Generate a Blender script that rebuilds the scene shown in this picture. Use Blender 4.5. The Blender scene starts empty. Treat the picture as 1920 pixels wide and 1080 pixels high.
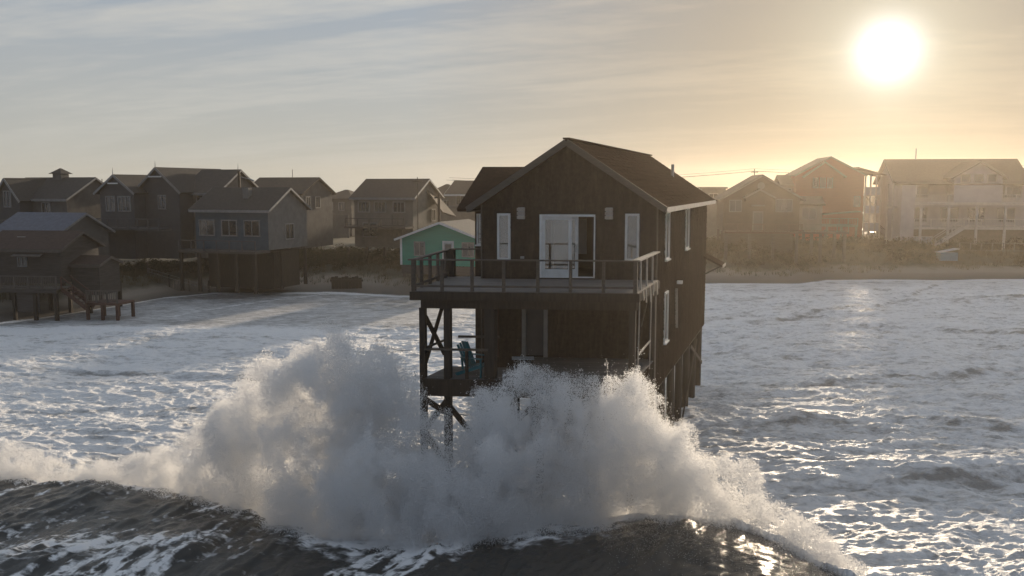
import bpy, math, random
import numpy as np
from mathutils import Vector

RAD = math.radians
random.seed(7)
S = bpy.context.scene
COL = S.collection

# ------------------------------------------------------------------ camera
cam_d = bpy.data.cameras.new('camera')
cam_d.sensor_width = 36.0
cam_d.lens = 31.875
cam_d.clip_start = 0.1
cam_d.clip_end = 6000
cam = bpy.data.objects.new('camera', cam_d)
COL.objects.link(cam)
cam.location = (0, 0, 10)
cam.rotation_euler = (RAD(90 - 6.377), 0, 0)
S.camera = cam

# ------------------------------------------------------------------ sky, sun, exposure
SUN_AZ, SUN_EL = 22.07, 7.69          # degrees: azimuth from +Y towards +X
sx = math.sin(RAD(SUN_AZ)) * math.cos(RAD(SUN_EL))
sy = math.cos(RAD(SUN_AZ)) * math.cos(RAD(SUN_EL))
sz = math.sin(RAD(SUN_EL))
SKY_STRENGTH = 0.06
VEIL = 1.0
W = bpy.data.worlds.new('World'); S.world = W; W.use_nodes = True
nt = W.node_tree; nt.nodes.clear()
def N(t, **k):
    n = nt.nodes.new(t)
    for a, b in k.items(): setattr(n, a, b)
    return n
def LK(a, b): nt.links.new(a, b)
def val(sock, v): sock.default_value = v
def math_n(op, a, b=None, c=None, clamp=False):
    n = N('ShaderNodeMath', operation=op); n.use_clamp = clamp
    for i, x in enumerate((a, b, c)):
        if x is None: continue
        if isinstance(x, (int, float)): n.inputs[i].default_value = x
        else: LK(x, n.inputs[i])
    return n.outputs[0]
def mixc(f, a, b, blend='MIX'):
    n = N('ShaderNodeMix', data_type='RGBA', blend_type=blend)
    n.clamp_factor = True
    for s, x in ((n.inputs[0], f), (n.inputs[6], a), (n.inputs[7], b)):
        if isinstance(x, (int, float)): s.default_value = x
        elif isinstance(x, tuple): s.default_value = (*x, 1)
        else: LK(x, s)
    return n.outputs[2]
def build_world():
    sky = N('ShaderNodeTexSky', sky_type='NISHITA')
    sky.sun_disc = False
    sky.sun_elevation = RAD(SUN_EL); sky.sun_rotation = RAD(SUN_AZ)
    sky.air_density = 1.0; sky.dust_density = 0.5; sky.ozone_density = 1.5
    tc = N('ShaderNodeTexCoord')
    nrm = N('ShaderNodeVectorMath', operation='NORMALIZE'); LK(tc.outputs['Generated'], nrm.inputs[0])
    d = nrm.outputs[0]
    sep = N('ShaderNodeSeparateXYZ'); LK(d, sep.inputs[0])
    dot = N('ShaderNodeVectorMath', operation='DOT_PRODUCT'); LK(d, dot.inputs[0]); dot.inputs[1].default_value = (sx, sy, sz)
    cs = dot.outputs['Value']
    ang = math_n('ARCCOSINE', math_n('MINIMUM', cs, 0.999999))     # angle from the sun, radians
    zc = math_n('MAXIMUM', sep.outputs[2], 0.0)
    # high veil of thin cloud: grey-beige low, blue-grey overhead, warm towards the sun
    low_high = math_n('MULTIPLY', zc, 5.2, clamp=True)
    base = mixc(low_high, (0.50, 0.485, 0.425), (0.35, 0.395, 0.45))
    warm = math_n('POWER', math_n('SUBTRACT', 1.0, math_n('DIVIDE', ang, 0.49, clamp=True), clamp=True), 0.9)
    away = N('ShaderNodeMapRange'); LK(ang, away.inputs[0]); away.inputs[1].default_value = 0.85; away.inputs[2].default_value = 2.0
    over = N('ShaderNodeMapRange'); LK(zc, over.inputs[0]); over.inputs[1].default_value = 0.2; over.inputs[2].default_value = 0.8
    base = mixc(over.outputs[0], base, (0.265, 0.31, 0.375))
    base = mixc(away.outputs[0], base, (0.21, 0.258, 0.335))
    base = mixc(warm, base, (0.42, 0.34, 0.245))
    # cirrus streaks on a plane overhead
    zz = math_n('ADD', zc, 0.10)
    cx = math_n('DIVIDE', sep.outputs[0], zz); cy = math_n('DIVIDE', sep.outputs[1], zz)
    cmb = N('ShaderNodeCombineXYZ'); LK(cx, cmb.inputs[0]); LK(cy, cmb.inputs[1])
    mp = N('ShaderNodeMapping'); LK(cmb.outputs[0], mp.inputs[0])
    mp.inputs['Rotation'].default_value = (0, 0, RAD(26))
    mpb = N('ShaderNodeMapping'); LK(mp.outputs[0], mpb.inputs[0]); mpb.inputs['Scale'].default_value = (0.38, 1.7, 1); mp = mpb
    n1 = N('ShaderNodeTexNoise'); LK(mp.outputs[0], n1.inputs['Vector'])
    n1.inputs['Scale'].default_value = 0.9; n1.inputs['Detail'].default_value = 9; n1.inputs['Roughness'].default_value = 0.58
    n1.inputs['Distortion'].default_value = 0.6
    mp2 = N('ShaderNodeMapping'); LK(cmb.outputs[0], mp2.inputs[0])
    mp2.inputs['Scale'].default_value = (3.0, 6.0, 1); mp2.inputs['Rotation'].default_value = (0, 0, RAD(20))
    n2 = N('ShaderNodeTexNoise'); LK(mp2.outputs[0], n2.inputs['Vector'])
    n2.inputs['Scale'].default_value = 1.4; n2.inputs['Detail'].default_value = 5
    cl = math_n('ADD', n1.outputs[0], math_n('MULTIPLY', math_n('SUBTRACT', n2.outputs[0], 0.5), 0.28))
    cl = math_n('MULTIPLY', math_n('SUBTRACT', cl, 0.43), 4.2, clamp=True)
    cl = math_n('MULTIPLY', cl, math_n('ADD', 0.25, math_n('MULTIPLY', low_high, 0.75)))
    bright = mixc(math_n('MULTIPLY', math_n('SUBTRACT', 1.0, away.outputs[0]), 0.85), base, mixc(warm, (0.58, 0.565, 0.525), (0.55, 0.44, 0.31)))
    veil = mixc(cl, base, bright)
    # aureole of the sun shining through the veil
    a1 = math_n('EXPONENT', math_n('MULTIPLY', math_n('POWER', math_n('DIVIDE', ang, 0.027), 2.0), -1.0))
    a2 = math_n('EXPONENT', math_n('MULTIPLY', math_n('POWER', math_n('DIVIDE', ang, 0.085), 2.0), -1.0))
    glow = N('ShaderNodeVectorMath', operation='SCALE'); glow.inputs[0].default_value = (1.2, 1.2, 1.2); LK(a1, glow.inputs['Scale'])
    glow2 = N('ShaderNodeVectorMath', operation='SCALE'); glow2.inputs[0].default_value = (0.25, 0.28, 0.24); LK(a2, glow2.inputs['Scale'])
    add = N('ShaderNodeVectorMath', operation='ADD'); LK(glow.outputs[0], add.inputs[0]); LK(glow2.outputs[0], add.inputs[1])
    add2 = N('ShaderNodeVectorMath', operation='ADD'); LK(veil, add2.inputs[0]); LK(add.outputs[0], add2.inputs[1])
    b1 = N('ShaderNodeBackground'); LK(sky.outputs[0], b1.inputs[0]); b1.inputs[1].default_value = SKY_STRENGTH * 0.06
    b2 = N('ShaderNodeBackground'); LK(add2.outputs[0], b2.inputs[0]); b2.inputs[1].default_value = VEIL
    ad = N('ShaderNodeAddShader'); LK(b1.outputs[0], ad.inputs[0]); LK(b2.outputs[0], ad.inputs[1])
    out = N('ShaderNodeOutputWorld'); LK(ad.outputs[0], out.inputs[0])
build_world()

sun_d = bpy.data.lights.new('sun', 'SUN')
sun_d.energy = 5.0; sun_d.angle = RAD(2.5); sun_d.color = (1.0, 0.81, 0.59)
sun = bpy.data.objects.new('sun', sun_d); COL.objects.link(sun)
sun.rotation_euler = Vector((sx, sy, sz)).to_track_quat('Z', 'Y').to_euler()
sun.location = (40, 100, 60)

S.view_settings.view_transform = 'Standard'
S.view_settings.look = 'None'
S.view_settings.exposure = 0.0
S.view_settings.gamma = 1.0
S.view_settings.use_curve_mapping = False
S.render.engine = 'CYCLES'
S.cycles.use_denoising = True
S.cycles.max_bounces = 10
S.cycles.diffuse_bounces = 5
S.cycles.adaptive_threshold = 0.02
S.cycles.glossy_bounces = 3
S.cycles.transmission_bounces = 6
S.cycles.transparent_max_bounces = 8
S.cycles.volume_bounces = 1
S.cycles.sample_clamp_indirect = 6
S.cycles.caustics_reflective = False
S.cycles.caustics_refractive = False

# ------------------------------------------------------------------ numpy noise
_rng = np.random.RandomState(11)
_perm = np.concatenate([_rng.permutation(256)] * 3).astype(np.int64)
_g2 = np.stack([np.cos(np.linspace(0, 2*np.pi, 256, endpoint=False)), np.sin(np.linspace(0, 2*np.pi, 256, endpoint=False))], 1)
_g3 = _rng.normal(size=(256, 3)); _g3 /= np.linalg.norm(_g3, axis=1)[:, None]
def _fade(t): return t*t*t*(t*(t*6-15)+10)
def noise2(x, y):
    xi = np.floor(x).astype(np.int64); yi = np.floor(y).astype(np.int64)
    xf = x - xi; yf = y - yi; xi &= 255; yi &= 255
    u = _fade(xf); v = _fade(yf)
    def g(ix, iy, fx, fy):
        h = _g2[_perm[_perm[ix] + iy]]
        return h[..., 0]*fx + h[..., 1]*fy
    x1 = (xi+1) & 255; y1 = (yi+1) & 255
    a = g(xi, yi, xf, yf); b = g(x1, yi, xf-1, yf); c = g(xi, y1, xf, yf-1); d = g(x1, y1, xf-1, yf-1)
    return ((a + u*(b-a)) * (1-v) + (c + u*(d-c)) * v) * 1.5
def noise3(x, y, z):
    xi = np.floor(x).astype(np.int64); yi = np.floor(y).astype(np.int64); zi = np.floor(z).astype(np.int64)
    xf = x-xi; yf = y-yi; zf = z-zi; xi &= 255; yi &= 255; zi &= 255
    u = _fade(xf); v = _fade(yf); w = _fade(zf)
    res = 0
    for dx in (0, 1):
        for dy in (0, 1):
            for dz in (0, 1):
                h = _g3[_perm[_perm[_perm[(xi+dx) & 255] + ((yi+dy) & 255)] + ((zi+dz) & 255)]]
                d = h[..., 0]*(xf-dx) + h[..., 1]*(yf-dy) + h[..., 2]*(zf-dz)
                res = res + d * (u if dx else 1-u) * (v if dy else 1-v) * (w if dz else 1-w)
    return res * 1.5
def fbm2(x, y, o, gain=0.5):
    r = 0; a = 1.0
    for i in range(o):
        r = r + a*noise2(x*2.03**i + 17.3*i, y*2.03**i + 5.7*i); a *= gain
    return r
def sstep(a, b, x):
    t = np.clip((x-a)/(b-a), 0, 1); return t*t*(3-2*t)

# ------------------------------------------------------------------ materials
def new_mat(name):
    m = bpy.data.materials.new(name); m.use_nodes = True
    m.node_tree.nodes.clear()
    return m
class G:
    """small node-graph helper for one material"""
    def __init__(s, m): s.t = m.node_tree
    def n(s, ty, **k):
        x = s.t.nodes.new(ty)
        for a, b in k.items(): setattr(x, a, b)
        return x
    def set(s, sock, v):
        if isinstance(v, tuple): sock.default_value = (*v, 1) if len(sock.default_value) == 4 and len(v) == 3 else v
        elif isinstance(v, (int, float)): sock.default_value = v
        else: s.t.links.new(v, sock)
    def math(s, op, a, b=0.0, clamp=False):
        x = s.n('ShaderNodeMath', operation=op); x.use_clamp = clamp
        s.set(x.inputs[0], a); s.set(x.inputs[1], b); return x.outputs[0]
    def mix(s, f, a, b, blend='MIX'):
        x = s.n('ShaderNodeMix', data_type='RGBA', blend_type=blend)
        s.set(x.inputs[0], f); s.set(x.inputs[6], a); s.set(x.inputs[7], b); return x.outputs[2]
    def noise(s, vec, scale, detail=4, rough=0.55, stretch=None, dist=0.0):
        if stretch:
            mp = s.n('ShaderNodeMapping'); s.set(mp.inputs[0], vec); mp.inputs['Scale'].default_value = stretch; vec = mp.outputs[0]
        x = s.n('ShaderNodeTexNoise'); s.set(x.inputs['Vector'], vec)
        x.inputs['Scale'].default_value = scale; x.inputs['Detail'].default_value = detail
        x.inputs['Roughness'].default_value = rough; x.inputs['Distortion'].default_value = dist
        return x.outputs[0]
    def ramp(s, f, a, b):
        x = s.n('ShaderNodeMapRange'); s.set(x.inputs[0], f); x.inputs[1].default_value = a; x.inputs[2].default_value = b
        return x.outputs[0]
    def out(s, sh):
        o = s.n('ShaderNodeOutputMaterial'); s.t.links.new(sh, o.inputs[0])
def surf(name, c1, c2=None, rough=0.7, scale=3.0, stretch=None, bump=0.0, bscale=30.0, metal=0.0, spec=0.4, streak=0.0):
    """painted / wooden / mineral surface with two tones of its own, grain and weather streaks"""
    m = new_mat(name); g = G(m)
    tc = g.n('ShaderNodeTexCoord'); v = tc.outputs['Object']
    if c2 is None: c2 = tuple(x*0.75 for x in c1)
    oi = g.n('ShaderNodeObjectInfo')
    f = g.noise(v, scale, 6, 0.6, stretch)
    c = g.mix(g.ramp(f, 0.32, 0.68), c1, c2)
    if streak:
        f2 = g.noise(v, 2.2, 5, 0.65, (3, 3, 0.35))
        c = g.mix(g.math('MULTIPLY', g.ramp(f2, 0.45, 0.75), streak), c, tuple(min(1, x*2.2+0.03) for x in c1))
    rv = g.math('ADD', g.math('MULTIPLY', oi.outputs['Random'], 0.3), 0.85)
    hs = g.n('ShaderNodeHueSaturation'); g.set(hs.inputs['Value'], rv); g.set(hs.inputs['Color'], c)
    b = g.n('ShaderNodeBsdfPrincipled'); g.set(b.inputs['Base Color'], hs.outputs[0])
    g.set(b.inputs['Roughness'], g.math('ADD', g.math('MULTIPLY', f, 0.25), rough-0.12))
    b.inputs['Metallic'].default_value = metal; b.inputs['Specular IOR Level'].default_value = spec
    if bump:
        bp = g.n('ShaderNodeBump'); bp.inputs['Strength'].default_value = bump; bp.inputs['Distance'].default_value = 0.01
        g.set(bp.inputs['Height'], g.noise(v, bscale, 5, 0.6, stretch)); g.t.links.new(bp.outputs[0], b.inputs['Normal'])
    g.out(b.outputs[0]); return m
def glass(name, tint=(0.8, 0.85, 0.87), dark=0.5):
    m = new_mat(name); g = G(m)
    gl = g.n('ShaderNodeBsdfGlossy'); gl.inputs['Roughness'].default_value = 0.03; g.set(gl.inputs['Color'], (0.95, 0.97, 1.0))
    tr = g.n('ShaderNodeBsdfTransparent'); g.set(tr.inputs['Color'], tuple(x*dark*1.6 if x*dark*1.6 < 1 else 1.0 for x in tint))
    fr = g.n('ShaderNodeFresnel'); fr.inputs[0].default_value = 1.6
    f = g.math('ADD', g.math('MULTIPLY', fr.outputs[0], 1.5), 0.06, True)
    mx = g.n('ShaderNodeMixShader'); g.set(mx.inputs[0], f); g.t.links.new(tr.outputs[0], mx.inputs[1]); g.t.links.new(gl.outputs[0], mx.inputs[2])
    g.out(mx.outputs[0]); return m
M = {}
M['shingle'] = surf('brown_shingle', (0.050, 0.036, 0.027), (0.028, 0.020, 0.0155), 0.88, 7.0, None, 0.5, 40, streak=0.28, spec=0.2)
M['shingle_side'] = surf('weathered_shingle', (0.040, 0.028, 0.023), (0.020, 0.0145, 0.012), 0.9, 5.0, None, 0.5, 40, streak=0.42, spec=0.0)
M['sheath'] = surf('dark_sheathing', (0.035, 0.027, 0.022), None, 0.9, 2)
M['roof_brown'] = surf('brown_asphalt_shingle', (0.060, 0.036, 0.026), (0.038, 0.026, 0.020), 0.9, 5, None, 0.6, 60, spec=0.0)
M['trim_dark'] = surf('dark_painted_trim', (0.10, 0.085, 0.07), None, 0.6, 4, (1, 1, 6))
M['white'] = surf('white_paint', (0.72, 0.72, 0.70), (0.62, 0.61, 0.58), 0.5, 4)
M['deck'] = surf('weathered_deck_wood', (0.20, 0.185, 0.175), (0.13, 0.118, 0.108), 0.72, 3, (0.6, 6, 6), 0.5, 30)
M['timber'] = surf('wet_dark_timber', (0.060, 0.047, 0.037), (0.035, 0.028, 0.023), 0.6, 3, (5, 5, 0.6), 0.6, 25, spec=0.12)
M['pile'] = surf('wet_pile_timber', (0.050, 0.040, 0.033), (0.026, 0.022, 0.019), 0.5, 3, (5, 5, 0.5), 0.7, 25, spec=0.2)
M['rail'] = surf('rail_wood', (0.095, 0.078, 0.064), (0.060, 0.050, 0.042), 0.7, 4, (0.6, 5, 5), 0.4, 30)
M['railcap'] = surf('pale_rail_wood', (0.42, 0.38, 0.33), (0.30, 0.27, 0.24), 0.6, 4, (4, 0.6, 4), 0.4, 30)
M['glass'] = glass('window_glass')
M['pale_panel'] = surf('pale_panel_grey', (0.42, 0.44, 0.45), None, 0.8, 2)
M['room'] = surf('dim_room_paint', (0.16, 0.12, 0.09), None, 0.9, 1)
M['metal'] = surf('galvanised_metal', (0.35, 0.35, 0.35), None, 0.4, 6, metal=0.8)
M['teal_plastic'] = surf('teal_plastic', (0.03, 0.19, 0.23), None, 0.45, 3)
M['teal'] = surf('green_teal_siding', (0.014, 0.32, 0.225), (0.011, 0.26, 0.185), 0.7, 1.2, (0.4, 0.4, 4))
M['teal_roof'] = surf('grey_green_roof', (0.17, 0.16, 0.14), None, 0.85, 5)
M['grey_roof'] = surf('dark_grey_roof', (0.050, 0.046, 0.044), (0.036, 0.034, 0.033), 0.9, 4)
M['brown_roof'] = surf('brown_far_roof', (0.075, 0.058, 0.045), (0.055, 0.043, 0.035), 0.9, 4)
M['rust_roof'] = surf('dark_red_brown_roof', (0.060, 0.036, 0.030), None, 0.9, 4)
M['blue_roof'] = surf('slate_blue_roof', (0.095, 0.11, 0.15), None, 0.6, 3)
M['grey_wall'] = surf('grey_shake_wall', (0.125, 0.118, 0.112), (0.09, 0.085, 0.08), 0.85, 1.5)
M['slate_wall'] = surf('slate_siding', (0.075, 0.078, 0.085), (0.06, 0.062, 0.068), 0.8, 1.5)
M['tan_wall'] = surf('weathered_tan_shake', (0.19, 0.165, 0.145), (0.13, 0.115, 0.10), 0.85, 1.5)
M['blue_wall'] = surf('blue_siding', (0.05, 0.09, 0.12), None, 0.75, 1.5)
M['brown_wall'] = surf('weathered_brown_siding', (0.090, 0.078, 0.070), (0.06, 0.05, 0.044), 0.85, 2, (0.5, 0.5, 5))
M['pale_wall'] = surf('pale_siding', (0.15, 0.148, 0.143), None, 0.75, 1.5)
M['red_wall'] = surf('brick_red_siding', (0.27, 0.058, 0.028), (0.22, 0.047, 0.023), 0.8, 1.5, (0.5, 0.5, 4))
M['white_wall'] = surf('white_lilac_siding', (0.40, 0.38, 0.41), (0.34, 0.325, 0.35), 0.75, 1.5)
M['porch_blue'] = surf('pale_blue_parapet', (0.40, 0.43, 0.50), None, 0.7, 2)
M['fence'] = surf('grey_fence_wood', (0.13, 0.11, 0.095), None, 0.85, 3)
M['redwood'] = surf('red_stained_deck', (0.11, 0.055, 0.042), None, 0.75, 3)
M['rust_wall'] = surf('rusty_brown_shake', (0.085, 0.050, 0.036), (0.06, 0.037, 0.028), 0.85, 1.5)
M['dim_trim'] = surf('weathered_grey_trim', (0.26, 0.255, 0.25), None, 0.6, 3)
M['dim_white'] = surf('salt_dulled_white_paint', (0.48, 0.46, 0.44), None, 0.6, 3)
M['dark_pane'] = surf('dark_far_pane', (0.03, 0.034, 0.038), None, 0.12, 2, spec=0.9)
M['box_blue'] = surf('box_blue_paint', (0.12, 0.26, 0.34), None, 0.5, 2)

# ------------------------------------------------------------------ mesh helpers
class MB:
    def __init__(s, T=None): s.v = []; s.f = []; s.T = T
    def poly(s, pts):
        i = len(s.v); s.v += [tuple(p) for p in pts]; s.f.append(tuple(range(i, i+len(pts)))); return s
    def hexa(s, b, t):
        i = len(s.v); s.v += [tuple(p) for p in b] + [tuple(p) for p in t]; n = len(b)
        s.f.append(tuple(range(i+n-1, i-1, -1))); s.f.append(tuple(range(i+n, i+2*n)))
        for k in range(n):
            k2 = (k+1) % n
            s.f.append((i+k, i+k2, i+n+k2, i+n+k))
        return s
    def box(s, x0, x1, y0, y1, z0, z1):
        return s.hexa([(x0, y0, z0), (x1, y0, z0), (x1, y1, z0), (x0, y1, z0)], [(x0, y0, z1), (x1, y0, z1), (x1, y1, z1), (x0, y1, z1)])
    def beam(s, p, q, w, h=None, up=(0, 0, 1)):
        h = h or w
        p = Vector(p); q = Vector(q); d = (q-p).normalized(); u = Vector(up)
        if abs(d.dot(u)) > 0.98: u = Vector((0, 1, 0))
        a = d.cross(u).normalized()*w/2; b = a.cross(d).normalized()*h/2
        return s.hexa([p-a-b, p+a-b, p+a+b, p-a+b], [q-a-b, q+a-b, q+a+b, q-a+b])
    def cyl(s, p, q, r0, r1=None, n=8):
        r1 = r0 if r1 is None else r1
        p = Vector(p); q = Vector(q); d = (q-p).normalized(); u = Vector((0, 0, 1)) if abs(d.z) < 0.9 else Vector((1, 0, 0))
        a = d.cross(u).normalized(); b = d.cross(a)
        c = [(math.cos(2*math.pi*k/n), math.sin(2*math.pi*k/n)) for k in range(n)]
        return s.hexa([p+a*x*r0+b*y*r0 for x, y in c], [q+a*x*r1+b*y*r1 for x, y in c])
    def slab(s, pts, th):
        n = (Vector(pts[1])-Vector(pts[0])).cross(Vector(pts[2])-Vector(pts[0])).normalized()
        if n.z < 0: pts = pts[::-1]; n = -n
        return s.hexa([Vector(p)-n*th for p in pts], pts)
    def build(s, name, mat, parent=None, kind=None):
        me = bpy.data.meshes.new(name)
        v = s.v if s.T is None else [s.T(*p) for p in s.v]
        me.from_pydata([tuple(p) for p in v], [], s.f)
        me.materials.append(M[mat] if isinstance(mat, str) else mat)
        o = bpy.data.objects.new(name, me); COL.objects.link(o)
        if parent: o.parent = parent
        if kind: o['kind'] = kind
        return o
def tag(o, label, cat, group=None):
    o['label'] = label; o['category'] = cat
    if group: o['group'] = group
    return o
def empty(name, loc=(0, 0, 0), rz=0.0):
    o = bpy.data.objects.new(name, None); COL.objects.link(o)
    o.location = loc; o.rotation_euler = (0, 0, RAD(rz)); o.empty_display_size = 0.3
    return o
def grid_mesh(name, P, mat, attrs=None, smooth=True):
    """P: (rows, cols, 3) array"""
    r, c = P.shape[:2]
    me = bpy.data.meshes.new(name)
    me.vertices.add(r*c); me.vertices.foreach_set('co', P.astype(np.float32).ravel())
    idx = np.arange(r*c, dtype=np.int32).reshape(r, c)
    q = np.stack([idx[:-1, :-1], idx[:-1, 1:], idx[1:, 1:], idx[1:, :-1]], -1).reshape(-1, 4)
    me.loops.add(q.size); me.loops.foreach_set('vertex_index', q.ravel())
    me.polygons.add(len(q)); me.polygons.foreach_set('loop_start', np.arange(0, q.size, 4, dtype=np.int32))
    me.polygons.foreach_set('use_smooth', np.full(len(q), smooth))
    me.update(calc_edges=True); me.validate()
    for k, a in (attrs or {}).items():
        at = me.attributes.new(k, 'FLOAT', 'POINT'); at.data.foreach_set('value', a.astype(np.float32).ravel())
    me.materials.append(mat)
    o = bpy.data.objects.new(name, me); COL.objects.link(o); return o

# ------------------------------------------------------------------ terrain
SH = np.array([(-1600, 52), (-60, 58), (-42, 62), (-38.5, 66), (-35.5, 70.5), (-33.5, 76), (-31.5, 82), (-28, 86), (-18, 86.5), (-9, 83.5), (0, 86), (12, 92), (21, 94), (30, 94), (34, 97.5), (60, 98), (1600, 90)], float)
def shore(x): return np.interp(x, SH[:, 0], SH[:, 1]) + 0.7*noise2(x*0.21+3.1, x*0+0.5)
def ground_z(x, y):
    d = y - shore(x)
    right = sstep(0, 25, x)
    z = np.where(d < 0, d*0.035, d*0.055)
    dune = sstep(3.5, 13, d) * (1.5 + 0.75*right) + 0.35*sstep(2, 10, d)*fbm2(x*0.16, y*0.2, 4)
    z = np.where(d > 6, 0.33 + 0*z, z) + dune
    return np.clip(z, -1.6, 4)
def gz(x, y): return float(ground_z(np.array([float(x)]), np.array([float(y)]))[0])
def build_terrain():
    xs = np.concatenate([np.linspace(-300, -90, 14)[:-1], np.linspace(-90, 110, 330), np.linspace(110, 300, 14)[1:]])
    ys = np.concatenate([np.linspace(48, 130, 200), np.linspace(130, 260, 40)[1:], np.linspace(260, 300, 6)[1:]])
    X, Y = np.meshgrid(xs, ys)
    Z = ground_z(X, Y)
    m = new_mat('sand_and_soil'); g = G(m)
    tc = g.n('ShaderNodeTexCoord'); v = tc.outputs['Object']
    geo = g.n('ShaderNodeSeparateXYZ'); g.set(geo.inputs[0], v)
    n1 = g.noise(v, 0.5, 6); n2 = g.noise(v, 9, 4)
    sand = g.mix(n2, (0.33, 0.28, 0.22), (0.24, 0.20, 0.16))
    wet = g.mix(g.math('MULTIPLY', g.math('SUBTRACT', geo.outputs[2], 0.05), 3.0, True), (0.11, 0.095, 0.08), sand)
    veg = g.mix(n2, (0.065, 0.06, 0.036), (0.11, 0.09, 0.055))
    f = g.math('MULTIPLY', g.math('SUBTRACT', g.math('ADD', geo.outputs[2], g.math('MULTIPLY', n1, 0.9)), 1.1), 2.5, True)
    c = g.mix(f, wet, veg)
    b = g.n('ShaderNodeBsdfPrincipled'); g.set(b.inputs['Base Color'], c); b.inputs['Roughness'].default_value = 0.85
    bp = g.n('ShaderNodeBump'); bp.inputs['Strength'].default_value = 0.5; bp.inputs['Distance'].default_value = 0.05
    g.set(bp.inputs['Height'], n2); g.t.links.new(bp.outputs[0], b.inputs['Normal'])
    g.out(b.outputs[0])
    o = grid_mesh('ground', np.stack([X, Y, Z], -1), m); o['kind'] = 'structure'
build_terrain()

# ------------------------------------------------------------------ sea
CR = np.array([(-40, 31, 0.70), (-20, 28.6, 0.75), (-15.5, 27.5, 0.80), (-12.5, 27.1, 0.85), (-10.2, 26.3, 0.85), (-8.3, 25.2, 0.85), (-6.5, 23.8, 0.85), (-5, 22.7, 0.85), (-4, 22.2, 0.85), (-2.6, 22.0, 0.85), (-1, 22.3, 0.95),
               (1, 22.6, 1.10), (2.5, 22.6, 1.30), (4.5, 22.2, 1.50), (5.7, 21.8, 1.40), (6.8, 21.2, 1.10), (7.6, 20.7, 0.75), (8.6, 20.0, 0.35), (10, 19.3, 0.10), (14, 18, 0.0), (60, 18, 0.0)], float)
def crest(x): return np.interp(x, CR[:, 0], CR[:, 1]), np.interp(x, CR[:, 0], CR[:, 2])
SEA_ROWS, SEA_COLS = 860, 800
def build_sea():
    ys = np.geomspace(10.0, 112.0, SEA_ROWS)
    t = np.linspace(-1, 1, SEA_COLS)
    Y = np.repeat(ys[:, None], SEA_COLS, 1)
    X = t[None, :] * (0.64*Y + 7)
    d = shore(X) - Y                                   # metres seaward of the waterline
    left = sstep(3, -12, X)
    swash = sstep(63.0 + 1.2*noise2(X*0.25, Y*0+2.0) - 0.25*(X+20)*0, 66, Y) * sstep(2, -8, X)   # thin sheet running up the beach
    near = sstep(0, 18, d)
    calm = near * (1 - 0.88*swash); shallow = swash
    # domain warp
    wx = X + 1.1*noise2(X*0.12, Y*0.12); wy = Y + 1.1*noise2(X*0.12+9, Y*0.12+4)
    swell = fbm2(wx*0.055 + 2, wy*0.13, 2)
    ridge = 0.45*(1 - np.abs(noise2(wx*0.20, wy*0.40))*1.7) + 0.75*(1 - np.abs(noise2((wx+0.25*wy)*0.055+3, wy*0.27+6))*2.0)
    ridge2 = 1 - np.abs(noise2(wx*0.50+4, wy*1.05))*1.7
    ridge3 = 1 - np.abs(noise2(wx*1.25+1, wy*2.9+8))*1.7
    chop = 0.17*ridge + 0.11*ridge2 + 0.075*ridge3 + 0.045*(1-np.abs(noise2(wx*2.4, wy*6.0))*1.8)
    Z = ((0.26 + 0.16*sstep(4, 12, X))*swell + chop*(1-0.25*left) + 0.10*ridge*sstep(5, 12, X)*sstep(60, 35, Y) - 0.16) * calm
    # curved bore fronts running up towards the right-hand beach
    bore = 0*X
    for (x0, y0, x1, y1, amp, w) in ((16, 67, 42, 90, 0.34, 0.9), (24, 63, 62, 50, 0.40, 1.1), (12, 45, 44, 58, 0.30, 1.2), (8, 37, 40, 40, 0.34, 1.1), (9, 29.5, 26, 33, 0.30, 0.9), (30, 78, 64, 84, 0.25, 0.9), (-34, 50, -9, 46, 0.22, 1.0), (-30, 40, -8, 41, 0.2, 0.9)):
        tt = np.clip((X-x0)/(x1-x0), 0, 1); yl = y0 + (y1-y0)*tt**1.7 + 0.9*noise2(X*0.17+y0, X*0) + 0.25*noise2(X*0.7+y0, X*0+3)
        ext = sstep(x0-1, x0+5, X)*sstep(x1+8, x1-4, X)*(0.55+0.6*noise2(X*0.3, Y*0+y0))
        Z += amp*np.exp(-((Y-yl)/np.where(Y < yl, w*0.45, w*2.0))**2)*ext
        bore += (-0.75*np.exp(-((Y-yl+w*0.35)/(w*0.40))**2) + 0.35*np.exp(-((Y-yl-w*1.2)/(w*1.2))**2))*ext  # less foam in front paints the dark shaded face of each bore
    # the breaking wave in front of the house
    yc, zc = crest(X)
    yc = yc + 0.35*noise2(X*0.7, X*0+3)
    s = yc - Y
    prof = np.where(s > 0, np.exp(-(s/6.0)**2), np.exp(-(s/1.7)**2))
    smooth = np.exp(-(np.clip(s-4.5, 0, 99)/3.0)**2)*(s > -0.4)*sstep(0.05, 0.7, zc)
    Z = Z*(1-0.82*smooth) + zc*prof
    # long furrows down the back of the wave
    fx = X*0.96 - Y*0.50 + 0.5*noise2(X*0.4, Y*0.3); fy = X*0.5 + Y*0.86
    fur = fbm2(fx*0.75, fy*0.16, 4)
    Z += (0.11*fur + 0.06*fbm2(fx*2.2, fy*0.9, 4))*smooth*sstep(10, 2, X)
    # second roller shoulder at the left edge
    Z += 0.36*np.exp(-((Y-22.3-0.12*(X+11))/1.3)**2)*sstep(-6.5, -11, X)*(0.8+0.4*noise2(X*0.5, Y*0.3))
    # wash round the piles
    # foam cover, with dark ripple and bore shading painted in
    fo = fbm2(wx*0.32+40, wy*0.62, 4)
    fo2 = fbm2(wx*0.75+13, wy*2.7, 5, 0.58)  # fine streaks whose contrast also paints dark ripple shading into the colour
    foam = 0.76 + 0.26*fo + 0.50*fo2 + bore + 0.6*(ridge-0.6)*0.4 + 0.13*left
    foam = foam*(1-0.55*swash)
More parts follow.
